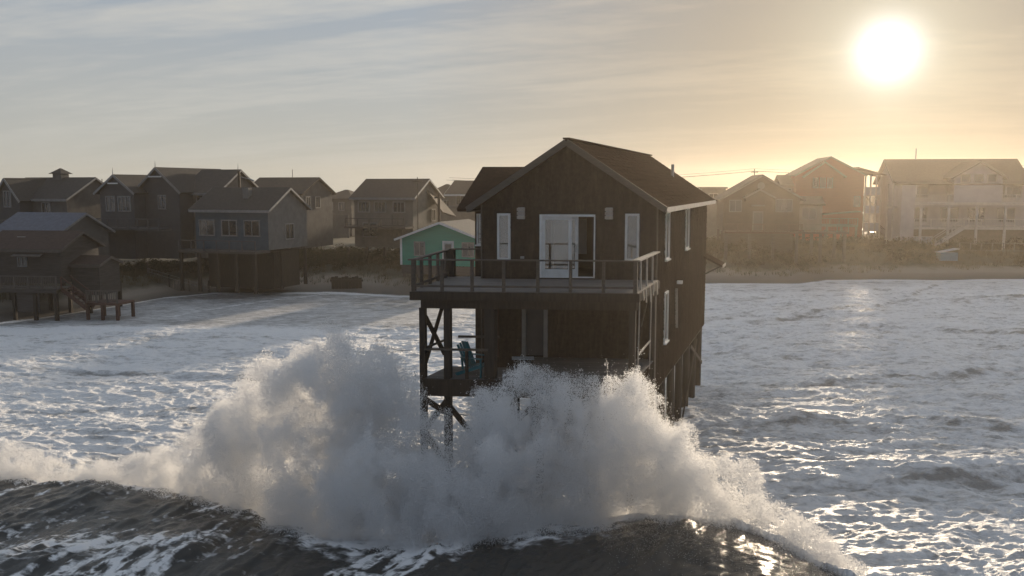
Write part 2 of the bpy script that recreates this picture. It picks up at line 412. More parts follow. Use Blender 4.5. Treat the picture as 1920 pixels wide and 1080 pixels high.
    edge = np.exp(-((Y-(62.6+1.2*noise2(X*0.25, Y*0+2.0)))/1.0)**2)*sstep(2, -8, X)
    foam += 0.6*edge
    web = 1 - np.abs(fbm2(fx*0.95+7, fy*0.22, 4))*3.2
    web2 = 1 - np.abs(noise2(X*2.1+fo, Y*1.6))*2.2
    patch = sstep(-0.1, 0.35, fbm2(fx*0.30+2, fy*0.10+1, 2))
    lacy = 1 - np.abs(noise2(X*3.4+1.5*fo, Y*2.6+web))*2.4
    back = np.clip(web*0.62 + web2*0.32 + lacy*0.30 - 0.22, 0, 1)*(0.25+0.75*patch)*sstep(1.5, -2.0, X) + 0.03
    back += 0.75*sstep(-3, -10, X)*np.clip(web2*0.6 + lacy*0.55 - 0.35, 0, 1)*sstep(-0.25, 0.3, fo)
    foam = foam*(1-smooth) + back*smooth
    foam += 1.1*np.exp(-((s+1.35)/0.8)**2)*sstep(0.1, 0.6, zc)
    foam += 0.75*np.exp(-((s+0.1+0.8*fbm2(X*0.9, Y*0.9, 3))/0.75)**2)*sstep(-7.5, -4.5, X)*sstep(4.5, 0.5, X)*(0.5+0.5*web2)
    foam += 0.7*np.exp(-((Y-22.6-0.12*(X+11))/0.5)**2)*sstep(-7.0, -11, X)*sstep(-0.3, 0.3, fo2+0.25)
    arc = 70 + 15*np.clip((X+26)/9, 0, 1)**0.7 + 0.5*noise2(X*0.6, X*0)
    foam += 0.6*np.exp(-((Y-arc)/0.5)**2)*sstep(-27, -25.5, X)*sstep(-12, -17, X)*sstep(-0.5, 0.2, fo2)
    lace = np.exp(-((Y-shore(X)+1.0+0.7*noise2(X*0.5, X*0+9))/0.45)**2)
    foam += 0.75*lace
    turb = (1-smooth)*np.clip(near + 0.3, 0, 1)*(1-0.15*swash)
    Z = np.where(d < -12, -1.2, Z)
    # carry the outer rows and columns far out so that the sheet has no visible end
    X[:, 0] = -298; X[:, -1] = 298; Y[0, :] = -298; Z[0, :] = 0
    m = new_mat('sea_water'); g = G(m)
    tc = g.n('ShaderNodeTexCoord'); v = tc.outputs['Object']
    at = g.n('ShaderNodeAttribute', attribute_name='foam'); tb = g.n('ShaderNodeAttribute', attribute_name='turb')
    n1 = g.noise(v, 1.5, 9, 0.70, (1, 2.6, 1), 0.5); n2 = g.noise(v, 6, 5, 0.62, (1, 2.4, 1))
    amp = g.math('ADD', g.math('MULTIPLY', at.outputs['Fac'], 1.0), 0.25)
    ff = g.math('ADD', at.outputs['Fac'], g.math('MULTIPLY', g.math('SUBTRACT', n1, 0.5), g.math('MULTIPLY', amp, 2.3)))
    ff = g.math('ADD', ff, g.math('MULTIPLY', g.math('SUBTRACT', n2, 0.5), amp))
    fm = g.n('ShaderNodeMix', data_type='FLOAT'); g.set(fm.inputs[0], tb.outputs['Fac']); g.set(fm.inputs[2], g.ramp(ff, 0.22, 0.80)); g.set(fm.inputs[3], g.ramp(ff, 0.12, 0.95)); f = fm.outputs[0]
    c0 = g.mix(tb.outputs['Fac'], (0.040, 0.039, 0.035), (0.22, 0.21, 0.195))
    c = g.mix(f, c0, (0.86, 0.855, 0.85))
    b = g.n('ShaderNodeBsdfPrincipled'); g.set(b.inputs['Base Color'], c)
    g.set(b.inputs['Roughness'], g.math('ADD', g.math('MULTIPLY', g.math('ADD', g.math('MULTIPLY', f, 0.3), 0.7), g.math('ADD', g.math('MULTIPLY', tb.outputs['Fac'], 0.26), 0.32)), 0.0))
    b.inputs['IOR'].default_value = 1.34; b.inputs['Specular IOR Level'].default_value = 0.75
    bp = g.n('ShaderNodeBump'); bp.inputs['Distance'].default_value = 0.13
    g.set(bp.inputs['Strength'], g.math('ADD', g.math('MULTIPLY', tb.outputs['Fac'], 0.78), 0.22))
    h = g.math('ADD', n1, g.math('MULTIPLY', n2, 0.45)); g.set(bp.inputs['Height'], h)
    g.t.links.new(bp.outputs[0], b.inputs['Normal'])
    # film of bubbles: a broad soft gloss wherever the water is white
    gl = g.n('ShaderNodeBsdfGlossy'); gl.inputs['Roughness'].default_value = 0.64; g.set(gl.inputs['Color'], (0.97, 0.97, 0.97)); bp2 = g.n('ShaderNodeBump'); bp2.inputs['Distance'].default_value = 0.20; bp2.inputs['Strength'].default_value = 1.0; g.set(bp2.inputs['Height'], h); g.t.links.new(bp2.outputs[0], gl.inputs['Normal'])
    mg = g.n('ShaderNodeMixShader'); g.set(mg.inputs[0], g.math('MULTIPLY', g.math('ADD', g.math('MULTIPLY', f, 0.75), 0.25), g.math('MULTIPLY', tb.outputs['Fac'], 0.60)))
    g.t.links.new(b.outputs[0], mg.inputs[1]); g.t.links.new(gl.outputs[0], mg.inputs[2])
    g.out(mg.outputs[0])
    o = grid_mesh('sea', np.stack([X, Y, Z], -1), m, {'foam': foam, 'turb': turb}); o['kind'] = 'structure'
build_sea()

# ------------------------------------------------------------------ the stilt house in the surf
OX, OY = 1.75, 30.0
def T(u, v, z): return (0.9962*u + 0.3057*v, -0.0872*u + 0.9521*v, z)
def HB(): return MB(T)
def build_stilt_house():
    H = empty('stilt_house', (OX, OY, 0))
    tag(H, 'dark brown shingled two-storey house on stilts standing in the surf', 'house')
    ZB, ZL, ZF, ZE, ZR = 3.2, 4.3, 6.97, 9.42, 11.36
    UL, UR, VD = -2.75, 3.0, 15.9
    slope = (ZR-ZE)/((UR-UL)/2); UC = (UL+UR)/2
    th = 0.16
    # ---- front wall with real openings
    doors = (-0.83, 1.00, ZF+0.02, 9.09)
    wl = (-2.24, -1.80, 7.57, 9.12); wr = (1.98, 2.44, 7.57, 9.12)
    lowdoor = (-1.35, -0.62, ZL+0.05, 6.35)
    ops = [doors, wl, wr, lowdoor]
    us = sorted({UL, UR, *[o[0] for o in ops], *[o[1] for o in ops]}); zs = sorted({ZB, ZE, *[o[2] for o in ops], *[o[3] for o in ops]})
    b = HB()
    for i in range(len(us)-1):
        for j in range(len(zs)-1):
            cu, cz = (us[i]+us[i+1])/2, (zs[j]+zs[j+1])/2
            if any(o[0] < cu < o[1] and o[2] < cz < o[3] for o in ops): continue
            b.box(us[i], us[i+1], 0, th, zs[j], zs[j+1])
    b.hexa([(UL, 0, ZE), (UR, 0, ZE), (UC, 0, ZR)], [(UL, th, ZE), (UR, th, ZE), (UC, th, ZR)])
    b.build('front_wall', 'sheath', H)
    HB().box(UR-th, UR, th, VD, ZB, ZE).build('side_wall', 'sheath', H)
    HB().box(UL, UL+th, th, VD, ZB, ZE).build('side_wall', 'sheath', H)
    b = HB().box(UL+th, UR-th, VD-th, VD, ZB, ZE)
    b.hexa([(UL, VD-th, ZE), (UR, VD-th, ZE), (UC, VD-th, ZR)], [(UL, VD, ZE), (UR, VD, ZE), (UC, VD, ZR)]); b.build('rear_wall', 'sheath', H)
    HB().box(UL+th, UR-th, th, VD-th, ZF-0.22, ZF).build('floor', 'room', H)
    HB().box(UL+th, UR-th, th, VD-th, ZB+0.02, ZL).build('floor', 'timber', H)
    HB().box(UL+th, UR-th, 4.2, 4.3, ZF, ZE).build('partition', 'room', H)
    HB().box(UL+th, UR-th, th, VD-th, ZE-0.12, ZE-0.04).build('ceiling', 'room', H)
    # ---- shingles, course by course (too small to tell apart)
    def clad(b, p0, du, nrm, length, z0, ztop, skip):
        rnd = random.Random(3)
        z = z0 - 0.02; row = 0
        while z < ztop(None):
            a = -rnd.random()*0.12
            while a < length:
                wdt = 0.10 + rnd.random()*0.11; a0 = max(a, 0); a1 = min(a+wdt-0.006, length); a += wdt
                if a1-a0 < 0.02: continue
                cu = (a0+a1)/2; zt = z+0.165
                if zt > ztop(cu)+0.05: continue
                if any(o[0]-0.02 < cu < o[1]+0.02 and o[2]-0.12 < z+0.03 < o[3]+0.02 for o in skip): continue
                t0 = 0.020+rnd.random()*0.014; dz = rnd.random()*0.014
                def P(q, off, zz): return (p0[0]+du[0]*q+nrm[0]*off, p0[1]+du[1]*q+nrm[1]*off, zz)
                b.hexa([P(a0, 0.003, z-dz), P(a1, 0.003, z-dz), P(a1, t0, z-dz), P(a0, t0, z-dz)],
                       [P(a0, 0.003, zt), P(a1, 0.003, zt), P(a1, 0.006, zt), P(a0, 0.006, zt)])
            z += 0.14; row += 1
    b = HB(); clad(b, (UL, 0), (1, 0), (0, -1), UR-UL, ZB, lambda q: ZR if q is None else ZR-abs(UL+q-UC)*slope, [(o[0]-UL, o[1]-UL, o[2], o[3]) for o in ops])
    b.build('front_shingles', 'shingle', H, 'stuff')
    sw = [(1.9, 2.75, 7.45, 9.15), (7.5, 8.55, 7.45, 9.15), (1.95, 2.75, 4.5, 6.3)]
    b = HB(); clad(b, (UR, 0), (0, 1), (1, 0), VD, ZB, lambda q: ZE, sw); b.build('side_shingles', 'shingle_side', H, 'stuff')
    HB().box(UR, UR+0.045, -0.045, 0.0, ZB-0.1, ZE).build('corner_board', 'trim_dark', H)
    HB().box(UL-0.04, UL, -0.045, 0.0, ZB, ZE).build('corner_board', 'trim_dark', H)
    # ---- roof
    ov, v0, v1 = 0.36, -0.42, VD+0.45
    rt = 0.14; eu = (UR-UL)/2 + ov; ez = ZR + 0.16 - slope*eu; rz = ZR + 0.16
    roof = HB().slab([(UC, v0, rz), (UC, v1, rz), (UC+eu, v1, ez), (UC+eu, v0, ez)], rt).slab([(UC, v0, rz), (UC, v1, rz), (UC-eu, v1, ez), (UC-eu, v0, ez)], rt).build('roof', 'roof_brown', H)
    b = HB(); rnd = random.Random(5); L = math.hypot(eu, rz-ez); nrow = 19
    for sgn in (1, -1):
        for r in range(nrow):
            f0, f1 = r/nrow, (r+1.25)/nrow
            vv = v0 - rnd.random()*0.3
            while vv < v1:
                wv = 0.28+rnd.random()*0.1; a0, a1 = max(vv, v0), min(vv+wv-0.008, v1); vv += wv
                if a1-a0 < 0.03: continue
                t1 = 0.020+rnd.random()*0.012
                # r = 0 at the ridge
                lo = (f1 if f1 < 1 else 1.006)
                def P(f, v, o): return (UC+sgn*eu*f, v, rz-(rz-ez)*f+o)
                b.hexa([P(f0, a0, 0.002), P(f0, a1, 0.002), P(lo, a1, 0.004), P(lo, a0, 0.004)], [P(f0, a0, 0.008), P(f0, a1, 0.008), P(lo, a1, t1), P(lo, a0, t1)])
    b.build('roof_shingles', 'roof_brown', roof, 'stuff')
    for sgn in (1, -1):
        HB().beam((UC+sgn*0.0, v0-0.02, rz-0.09), (UC+sgn*eu, v0-0.02, ez-0.09), 0.035, 0.20).build('rake_board', 'trim_dark', roof)
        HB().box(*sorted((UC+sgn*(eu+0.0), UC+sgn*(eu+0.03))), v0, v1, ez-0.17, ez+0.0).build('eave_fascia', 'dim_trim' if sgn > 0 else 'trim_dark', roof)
    HB().beam((UC, v0, rz+0.03), (UC, v1, rz+0.03), 0.22, 0.05).build('ridge_cap', 'roof_brown', roof)
    HB().cyl((UC+1.55, 13.2, rz-slope*1.55-0.1), (UC+1.55, 13.2, rz-slope*1.55+0.55), 0.07).build('vent_pipe', 'metal', roof)
    # ---- cross wing at the left
    WU, WV0, WV1, WZR, WZE = -4.28, 3.7, 8.4, 10.66, 9.36
    b = HB().box(WU, UL, WV0, WV0+th, ZB, WZE); b.build('wing_wall', 'shingle', H)
    b = HB().box(WU, WU+th, WV0+th, WV1, ZB, WZE); vc = (WV0+WV1)/2
    b.hexa([(WU, WV0, WZE), (WU, vc, WZR), (WU, WV1, WZE)], [(WU+th, WV0, WZE), (WU+th, vc, WZR), (WU+th, WV1, WZE)]); b.build('wing_wall', 'shingle', H)
    ws = (WZR-WZE)/(vc-WV0); we = 0.5
    HB().slab([(WU-0.5, WV0-we, WZE+0.12-ws*we), (UC-0.4, WV0-we, WZE+0.12-ws*we), (UC-0.4, vc, WZR+0.12), (WU-0.5, vc, WZR+0.12)], 0.13).slab(
        [(WU-0.5, WV1+we, WZE+0.12-ws*we), (UC-0.4, WV1+we, WZE+0.12-ws*we), (UC-0.4, vc, WZR+0.12), (WU-0.5, vc, WZR+0.12)], 0.13).build('wing_roof', 'roof_brown', H)
    def window(u0, u1, z0, z1, v, fr=0.07, pale_panel=True, axis='f', sill=False):
        """frame of four bars, pane, blind; axis f = front face, s = right side face (u0,u1 run along depth)"""
        def B(a0, a1, d0, d1, c0, c1, mb):
            if axis == 'f': mb.box(a0, a1, v+d0, v+d1, c0, c1)
            else: mb.box(v-d1, v-d0, a0, a1, c0, c1)
        b = HB()
        B(u0, u0+fr, -0.05, 0.06, z0, z1, b); B(u1-fr, u1, -0.05, 0.06, z0, z1, b)
        B(u0+fr, u1-fr, -0.05, 0.06, z0, z0+fr, b); B(u0+fr, u1-fr, -0.05, 0.06, z1-fr, z1, b)
        w = b.build('window', 'white', H)
        b = HB(); B(u0+fr, u1-fr, 0.015, 0.022, z0+fr, z1-fr, b); b.build('pane', 'glass', w)
        if pale_panel:
            b = HB(); B(u0+fr, u1-fr, 0.10, 0.11, z0+fr, z1-fr, b); b.build('pale_panel', 'pale_panel', w)  # plain pale panel close behind the glass
        if sill:
            b = HB(); B(u0-0.05, u1+0.05, -0.10, 0.0, z0-0.05, z0, b); b.build('sill', 'white', w)
        return w
    window(wl[0], wl[1], wl[2], wl[3], 0.0); window(wr[0], wr[1], wr[2], wr[3], 0.0)
    window(WU+0.10, WU+0.36, 7.85, 9.0, WV0-0.07, 0.05, True, 'f', True)
    for (a, c, z0, z1) in sw: window(a, c, z0, z1, UR+0.01, 0.07, True, 's', True)
    HB().beam((UR+0.06, 4.75, 6.15), (UR+0.06, 5.05, 4.6), 0.03, 0.10, (1, 0, 0)).build('loose_trim_board', 'railcap', H)
    HB().box(UR+0.0, UR+0.22, 5.15, 5.35, 6.28, 6.40).build('flood_lamp', 'white', H)
    # ---- sliding door, right leaf slid open
    D = HB(); fr = 0.07
    D.box(doors[0], doors[0]+fr, -0.05, 0.15, doors[2], doors[3]).box(doors[1]-0.04, doors[1], -0.05, 0.15, doors[2], doors[3])
    D.box(doors[0]+fr, doors[1]-0.04, -0.05, 0.15, doors[3]-fr, doors[3]).box(doors[0]+fr, doors[1]-0.04, -0.03, 0.15, doors[2], doors[2]+0.03)
    dr = D.build('sliding_door', 'white', H)
    def leaf(u0, u1, v, name):
        z0, z1 = doors[2]+0.032, doors[3]-fr-0.004
        b = HB().box(u0, u0+0.10, v, v+0.045, z0, z1).box(u1-0.10, u1, v, v+0.045, z0, z1).box(u0+0.1, u1-0.1, v, v+0.045, z0, z0+0.25).box(u0+0.1, u1-0.1, v, v+0.045, z1-0.10, z1)
        b.build(name, 'white', dr)
        HB().box(u0+0.1, u1-0.1, v+0.02, v+0.026, z0+0.25, z1-0.1).build('pane', 'glass', dr)
    leaf(doors[0]+fr+0.002, 0.22, 0.0, 'door_leaf'); leaf(-0.49, 0.42, 0.07, 'door_leaf')
    HB().box(0.345, 0.375, -0.02, 0.06, 7.85, 8.1).build('door_handle', 'metal', dr)
    HB().box(-0.5, 0.35, 1.6, 1.65, ZF+0.7, 8.9).build('curtain', 'pale_panel', H)
    # ---- two louvred wall lamps beside the door
    for u in (-1.43, 1.46):
        lp = HB().box(u-0.11, u+0.11, -0.06, -0.034, 8.93, 9.32).build('wall_lamp', 'metal', H)
        for k in range(3):
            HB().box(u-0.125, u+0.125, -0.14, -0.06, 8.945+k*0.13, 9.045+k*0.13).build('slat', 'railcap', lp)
    HB().box(-1.46, -1.34, -0.07, -0.03, 7.62, 7.70).build('outlet_box', 'metal', H)
    # ---- lower front: door trims, lower wall details
    for u in (lowdoor[0], lowdoor[1]):
        HB().box(u-0.06, u+0.07, -0.06, 0.05, ZL, 6.42).build('door_casing', 'dim_trim', H)
    HB().box(lowdoor[0]+0.07, lowdoor[1]-0.06, 0.03, 0.07, ZL+0.02, 6.35).build('lower_door', 'slate_wall', H)
    HB().box(-2.3, -2.2, -0.10, -0.035, ZL, 6.45).build('trim_post', 'redwood', H)
    br = HB().box(-2.62, -2.58, -0.9, -0.86, 6.1, 6.4).box(-2.58, -2.42, -0.9, -0.86, 6.1, 6.14).box(-2.58, -2.46, -0.9, -0.86, 6.36, 6.4).box(-2.58, -2.48, -0.9, -0.86, 6.24, 6.27).build('bracket', 'white', H)
    # ---- upper deck
    DV = -4.0
    ZD = 6.95
    def ul(v): return -3.5 - 0.63*(v-DV)/4.6           # the left edge splays outwards
    k = 0; v = DV+0.05
    while v < 0.5:
        v2 = v+0.135; r = UR+0.10
        if v2 > -0.02: r = UL-0.06
        HB().hexa([(ul(v), v, ZD-0.035), (r, v, ZD-0.035), (r, v2, ZD-0.035), (ul(v2), v2, ZD-0.035)],
                  [(ul(v), v, ZD+random.uniform(-.003, .003)), (r, v, ZD+random.uniform(-.003, .003)), (r, v2, ZD), (ul(v2), v2, ZD)]).build('deck_plank', 'deck', H)
        v += 0.143
    HB().box(-3.56, UR+0.14, DV-0.0, DV+0.045, 6.68, 6.93).build('deck_fascia', 'timber', H)
    HB().beam((ul(0.6)-0.02, 0.6, 6.80), (ul(DV)-0.02, DV+0.05, 6.80), 0.045, 0.25).build('deck_fascia', 'timber', H)
    HB().box(UR+0.10, UR+0.14, DV+0.05, -0.06, 6.68, 6.93).build('deck_fascia', 'timber', H)
    HB().box(-3.30, UR+0.05, DV+0.18, DV+0.34, 6.42, 6.68).build('deck_beam', 'timber', H)
    HB().box(-3.9, UR+0.05, -0.30, -0.14, 6.42, 6.68).build('deck_beam', 'timber', H)
    for u in np.arange(-3.2, 3.1, 0.6):
        HB().box(u-0.02, u+0.02, DV+0.05, -0.05, 6.69, 6.905).build('joist', 'timber', H)
    zr = 7.85
    fposts = [(-3.46, DV+0.09), (-2.62, DV+0.09), (-1.73, DV+0.09), (-0.80, DV+0.09), (0.2, DV+0.09), (1.15, DV+0.09), (2.1, DV+0.09), (UR+0.02, DV+0.09)]
    for i, (u, v) in enumerate(fposts):
        w = 0.055 if i in (0, 7) else 0.040
        HB().box(u-w, u+w, v-w, v+w, 6.70 if i in (0, 7) else 6.93, zr).build('rail_post', 'rail', H)
    for v in (-3.0, -2.0, -1.0, 0.0):
        HB().box(ul(v)-0.0, ul(v)+0.08, v-0.04, v+0.04, 6.93, zr).build('rail_post', 'rail', H)
    HB().box(ul(0.6)+0.0, ul(0.6)+0.26, 0.42, 0.60, 6.70, zr+0.02).build('rail_post', 'timber', H)
    HB().box(-3.60, UR+0.10, DV-0.0, DV+0.16, zr, zr+0.04).build('rail_cap', 'rail', H)
    HB().beam((ul(0.6)+0.05, 0.6, zr+0.022), (ul(DV)+0.03, DV+0.17, zr+0.022), 0.15, 0.044).build('rail_cap', 'rail', H)
    HB().box(ul(0.6)-0.02, UL-0.02, 0.46, 0.60, zr+0.02, zr+0.06).build('rail_cap', 'rail', H)
    HB().box(UR-0.08, UR+0.14, DV+0.165, -0.05, zr+0.002, zr+0.045).build('rail_cap', 'railcap', H)  # paler than the other caps: the light on it is put into the colour
    HB().box(-3.40, UR-0.03, DV+0.07, DV+0.11, 7.06, 7.12).build('lower_rail', 'rail', H)
    HB().beam((ul(0.4)+0.04, 0.4, 7.09), (ul(DV)+0.04, DV+0.15, 7.09), 0.04, 0.07).build('lower_rail', 'rail', H)
    for v in (-3.2, -2.1, -1.0):
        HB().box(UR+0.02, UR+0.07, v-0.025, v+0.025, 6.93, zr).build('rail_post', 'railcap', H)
    for v, dz, tl in ((-3.5, 0.30, .10), (-2.9, 0.42, -.08), (-2.2, 0.5, .05), (-1.5, 0.36, -.14), (-0.9, 0.42, .1)):
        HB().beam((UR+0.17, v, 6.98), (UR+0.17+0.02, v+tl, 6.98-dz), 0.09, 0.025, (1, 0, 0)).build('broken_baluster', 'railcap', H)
    # ---- broken ladder frame hanging below the right end of the deck
    for v in (-3.4, -1.2):
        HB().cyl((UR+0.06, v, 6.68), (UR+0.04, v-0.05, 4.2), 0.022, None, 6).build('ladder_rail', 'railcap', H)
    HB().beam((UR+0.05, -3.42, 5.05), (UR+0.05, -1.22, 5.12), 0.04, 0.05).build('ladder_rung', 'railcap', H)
    HB().beam((UR+0.03, -2.9, 5.8), (UR+0.03, -1.6, 6.6), 0.03, 0.04).build('brace', 'timber', H)
    # ---- lower deck
    for k in range(13):
        v = -3.75 + k*0.143
        HB().box(-3.22, -1.0 if k < 13 else UR, v, v+0.135, ZL-0.04, ZL+random.uniform(-.003, .003)).build('lower_deck_plank', 'deck', H)
    for k in range(26):
        v = -3.75 + k*0.143
        HB().box(-0.99, UR, v, v+0.135, ZL-0.04, ZL+random.uniform(-.003, .003)).build('lower_deck_plank', 'deck', H)
    HB().box(-3.28, UR+0.02, -3.86, -3.79, ZL-0.52, ZL-0.01).build('lower_deck_fascia', 'timber', H)
    HB().beam((-3.27, -3.75, ZL-0.2), (-3.25, -1.8, ZL-0.2), 0.06, 0.35).build('lower_deck_fascia', 'timber', H)
    HB().box(-3.26, -2.3, -1.88, -1.80, ZL-0.35, ZL-0.01).build('lower_deck_fascia', 'timber', H)
    HB().box(-3.2, -1.30, -3.85, -3.77, ZL+0.86, ZL+0.92).build('lower_rail', 'rail', H)
    HB().box(-2.9, -1.6, -1.88, -1.82, ZL+0.93, ZL+1.0).build('lower_rail', 'rail', H)
    HB().box(-1.98, -1.90, -3.84, -3.77, ZL, ZL+0.86).build('rail_post', 'timber', H)
    HB().beam((-3.25, -3.6, ZL+0.9), (-3.2, -1.9, ZL+0.9), 0.05, 0.06).build('lower_rail', 'rail', H)
    # ---- piles
    def pile(u, v, z0, z1, r=0.12, sq=True):
        lean = random.uniform(-.03, .03)
        if sq: HB().hexa([(u-r+lean, v-r, z0), (u+r+lean, v-r, z0), (u+r+lean, v+r, z0), (u-r+lean, v+r, z0)], [(u-r, v-r, z1), (u+r, v-r, z1), (u+r, v+r, z1), (u-r, v+r, z1)]).build('pile', 'pile', H)
        else: HB().cyl((u+lean, v, z0), (u, v, z1), r*1.05, r, 10).build('pile', 'pile', H)
    pile(-3.30, -3.66, -1.2, 6.42, 0.085); pile(-3.20, -2.0, -1.2, 6.42, 0.085)
    pile(-2.55, -3.66, -1.2, 6.42, 0.095); pile(-1.28, -3.60, -1.2, 6.42, 0.15)
    for u in (0.2, 1.6): pile(u, -3.6, -1.2, 4.25, 0.10)
    pile(UR-0.10, -3.6, -1.2, 6.42, 0.09)
    pile(UR-0.05, -0.25, -1.2, 6.42, 0.10)
    for v in (0.3, 3.0, 5.5, 8.0, 10.5, 13.0, 15.6):
        for u in (-2.55, 0.1, 2.80):
            pile(u, v, -1.4, ZB+0.3, 0.15, False)
    for v in (4.0, 8.1): pile(WU+0.1, v, -1.4, ZB+0.1, 0.14, False)
    for u in (-2.55, 0.1, 2.80): HB().box(u-0.09, u+0.09, 0.1, VD, ZB-0.28, ZB-0.02).build('girder', 'timber', H)
    def brace(p, q, w=0.05, h=0.16, up=(0, 0, 1)): HB().beam(p, q, w, h, up).build('brace', 'timber', H)
    brace((-3.36, -3.60, 6.35), (-3.28, -2.05, 4.75)); brace((-3.30, -2.05, 6.35), (-3.38, -3.55, 4.40))
    brace((-3.3, -3.86, 2.6), (-2.5, -3.86, 3.7)); brace((-2.5, -3.88, 3.55), (-1.3, -3.88, 2.1)); brace((-2.6, -3.84, 3.3), (-3.3, -3.84, 3.75))
    brace((-2.5, -3.9, 1.6), (-3.3, -3.9, 2.9)); brace((-1.2, -3.84, 2.3), (0.2, -3.84, 3.7))
    brace((2.97, 10.6, 2.95), (2.97, 15.5, 1.3), 0.05, 0.15); brace((2.98, 12.9, 2.9), (2.98, 8.2, 0.3), 0.05, 0.13)
    # ---- little lean-to roof at the far end of the right wall
    aw = HB().slab([(UR+0.0, 14.6, 6.72), (UR+0.95, 14.6, 6.22), (UR+0.95, 16.2, 6.22), (UR+0.0, 16.2, 6.72)], 0.09).build('side_awning', 'roof_brown', H)
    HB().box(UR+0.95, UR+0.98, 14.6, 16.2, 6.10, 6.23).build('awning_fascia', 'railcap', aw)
    HB().beam((UR+0.03, 14.7, 5.75), (UR+0.85, 14.7, 6.18), 0.07).build('awning_bracket', 'timber', aw)
    return H
build_stilt_house()
def hw(u, v, z):
    a = T(u, v, z); return (a[0]+OX, a[1]+OY, a[2])

def build_porch_furniture():
    # teal garden chair on the lower deck
    c = empty('garden_chair', hw(-1.80, -3.22, 4.305), 62); tag(c, 'teal slatted garden chair on the lower deck beside the spray', 'chair')
    for k in range(5): MB().box(-0.26, 0.26, -0.28+k*0.115, -0.18+k*0.115, 0.36-k*0.022, 0.38-k*0.022).build('seat_slat', 'teal_plastic', c)
    for k in range(5):
        x = -0.24+k*0.12; h = 0.95+0.06*(1-abs(k-2)/2)
        MB().beam((x, 0.24, 0.26), (x*1.15, 0.56, h), 0.105, 0.02, (0, 1, 0)).build('back_slat', 'teal_plastic', c)
    for s in (-1, 1):
        MB().box(s*0.33-0.06, s*0.33+0.06, -0.34, 0.42, 0.56, 0.585).build('arm', 'teal_plastic', c)
        MB().beam((s*0.30, -0.27, 0.0), (s*0.30, -0.27, 0.56), 0.09, 0.03).build('leg', 'teal_plastic', c)
        MB().beam((s*0.29, -0.30, 0.36), (s*0.29, 0.62, 0.02), 0.03, 0.10).build('leg', 'teal_plastic', c)
        MB().beam((s*0.30, 0.36, 0.20), (s*0.30, 0.40, 0.56), 0.08, 0.03).build('support', 'teal_plastic', c)
    t = empty('side_table', hw(-0.62, -2.6, 4.305)); tag(t, 'low pale table on the lower deck in front of the dark door', 'table')
    for k in range(4): MB().box(-0.34, 0.34, -0.2+k*0.105, -0.105+k*0.105, 0.42, 0.445).build('top_slat', 'pale_panel', t)
    for sx_ in (-1, 1):
        for sy_ in (-1, 1): MB().box(sx_*0.28-0.025, sx_*0.28+0.025, sy_*0.16-0.025, sy_*0.16+0.025, 0, 0.42).build('leg', 'timber', t)
build_porch_furniture()

# ------------------------------------------------------------------ houses along the shore
def far_window(H, face, a, z, w, h, wd, dp, frame='dim_trim', pane='dark_pane', mull=1, y0=0.0):
    """face f: front, a along x; face r / l: right / left gable end, a along depth"""
    t = 0.10
    def B(mb, a0, a1, o0, o1, z0, z1):
        if face == 'f': mb.box(a0, a1, y0-o1, y0-o0, z0, z1)
        elif face == 'r': mb.box(wd/2+o0, wd/2+o1, a0, a1, z0, z1)
        else: mb.box(-wd/2-o1, -wd/2-o0, a0, a1, z0, z1)
    b = MB(); B(b, a-w/2-t, a-w/2, 0.0, 0.09, z-t, z+h+t); B(b, a+w/2, a+w/2+t, 0.0, 0.09, z-t, z+h+t)
    B(b, a-w/2, a+w/2, 0.0, 0.09, z-t, z); B(b, a-w/2, a+w/2, 0.0, 0.09, z+h, z+h+t)
    for k in range(1, mull+1):
        c = a-w/2+w*k/(mull+1); B(b, c-0.03, c+0.03, 0.03, 0.08, z, z+h)
    o = b.build('window', frame, H)
    b = MB(); B(b, a-w/2, a+w/2, 0.005, 0.028, z, z+h); b.build('pane', pane, o)
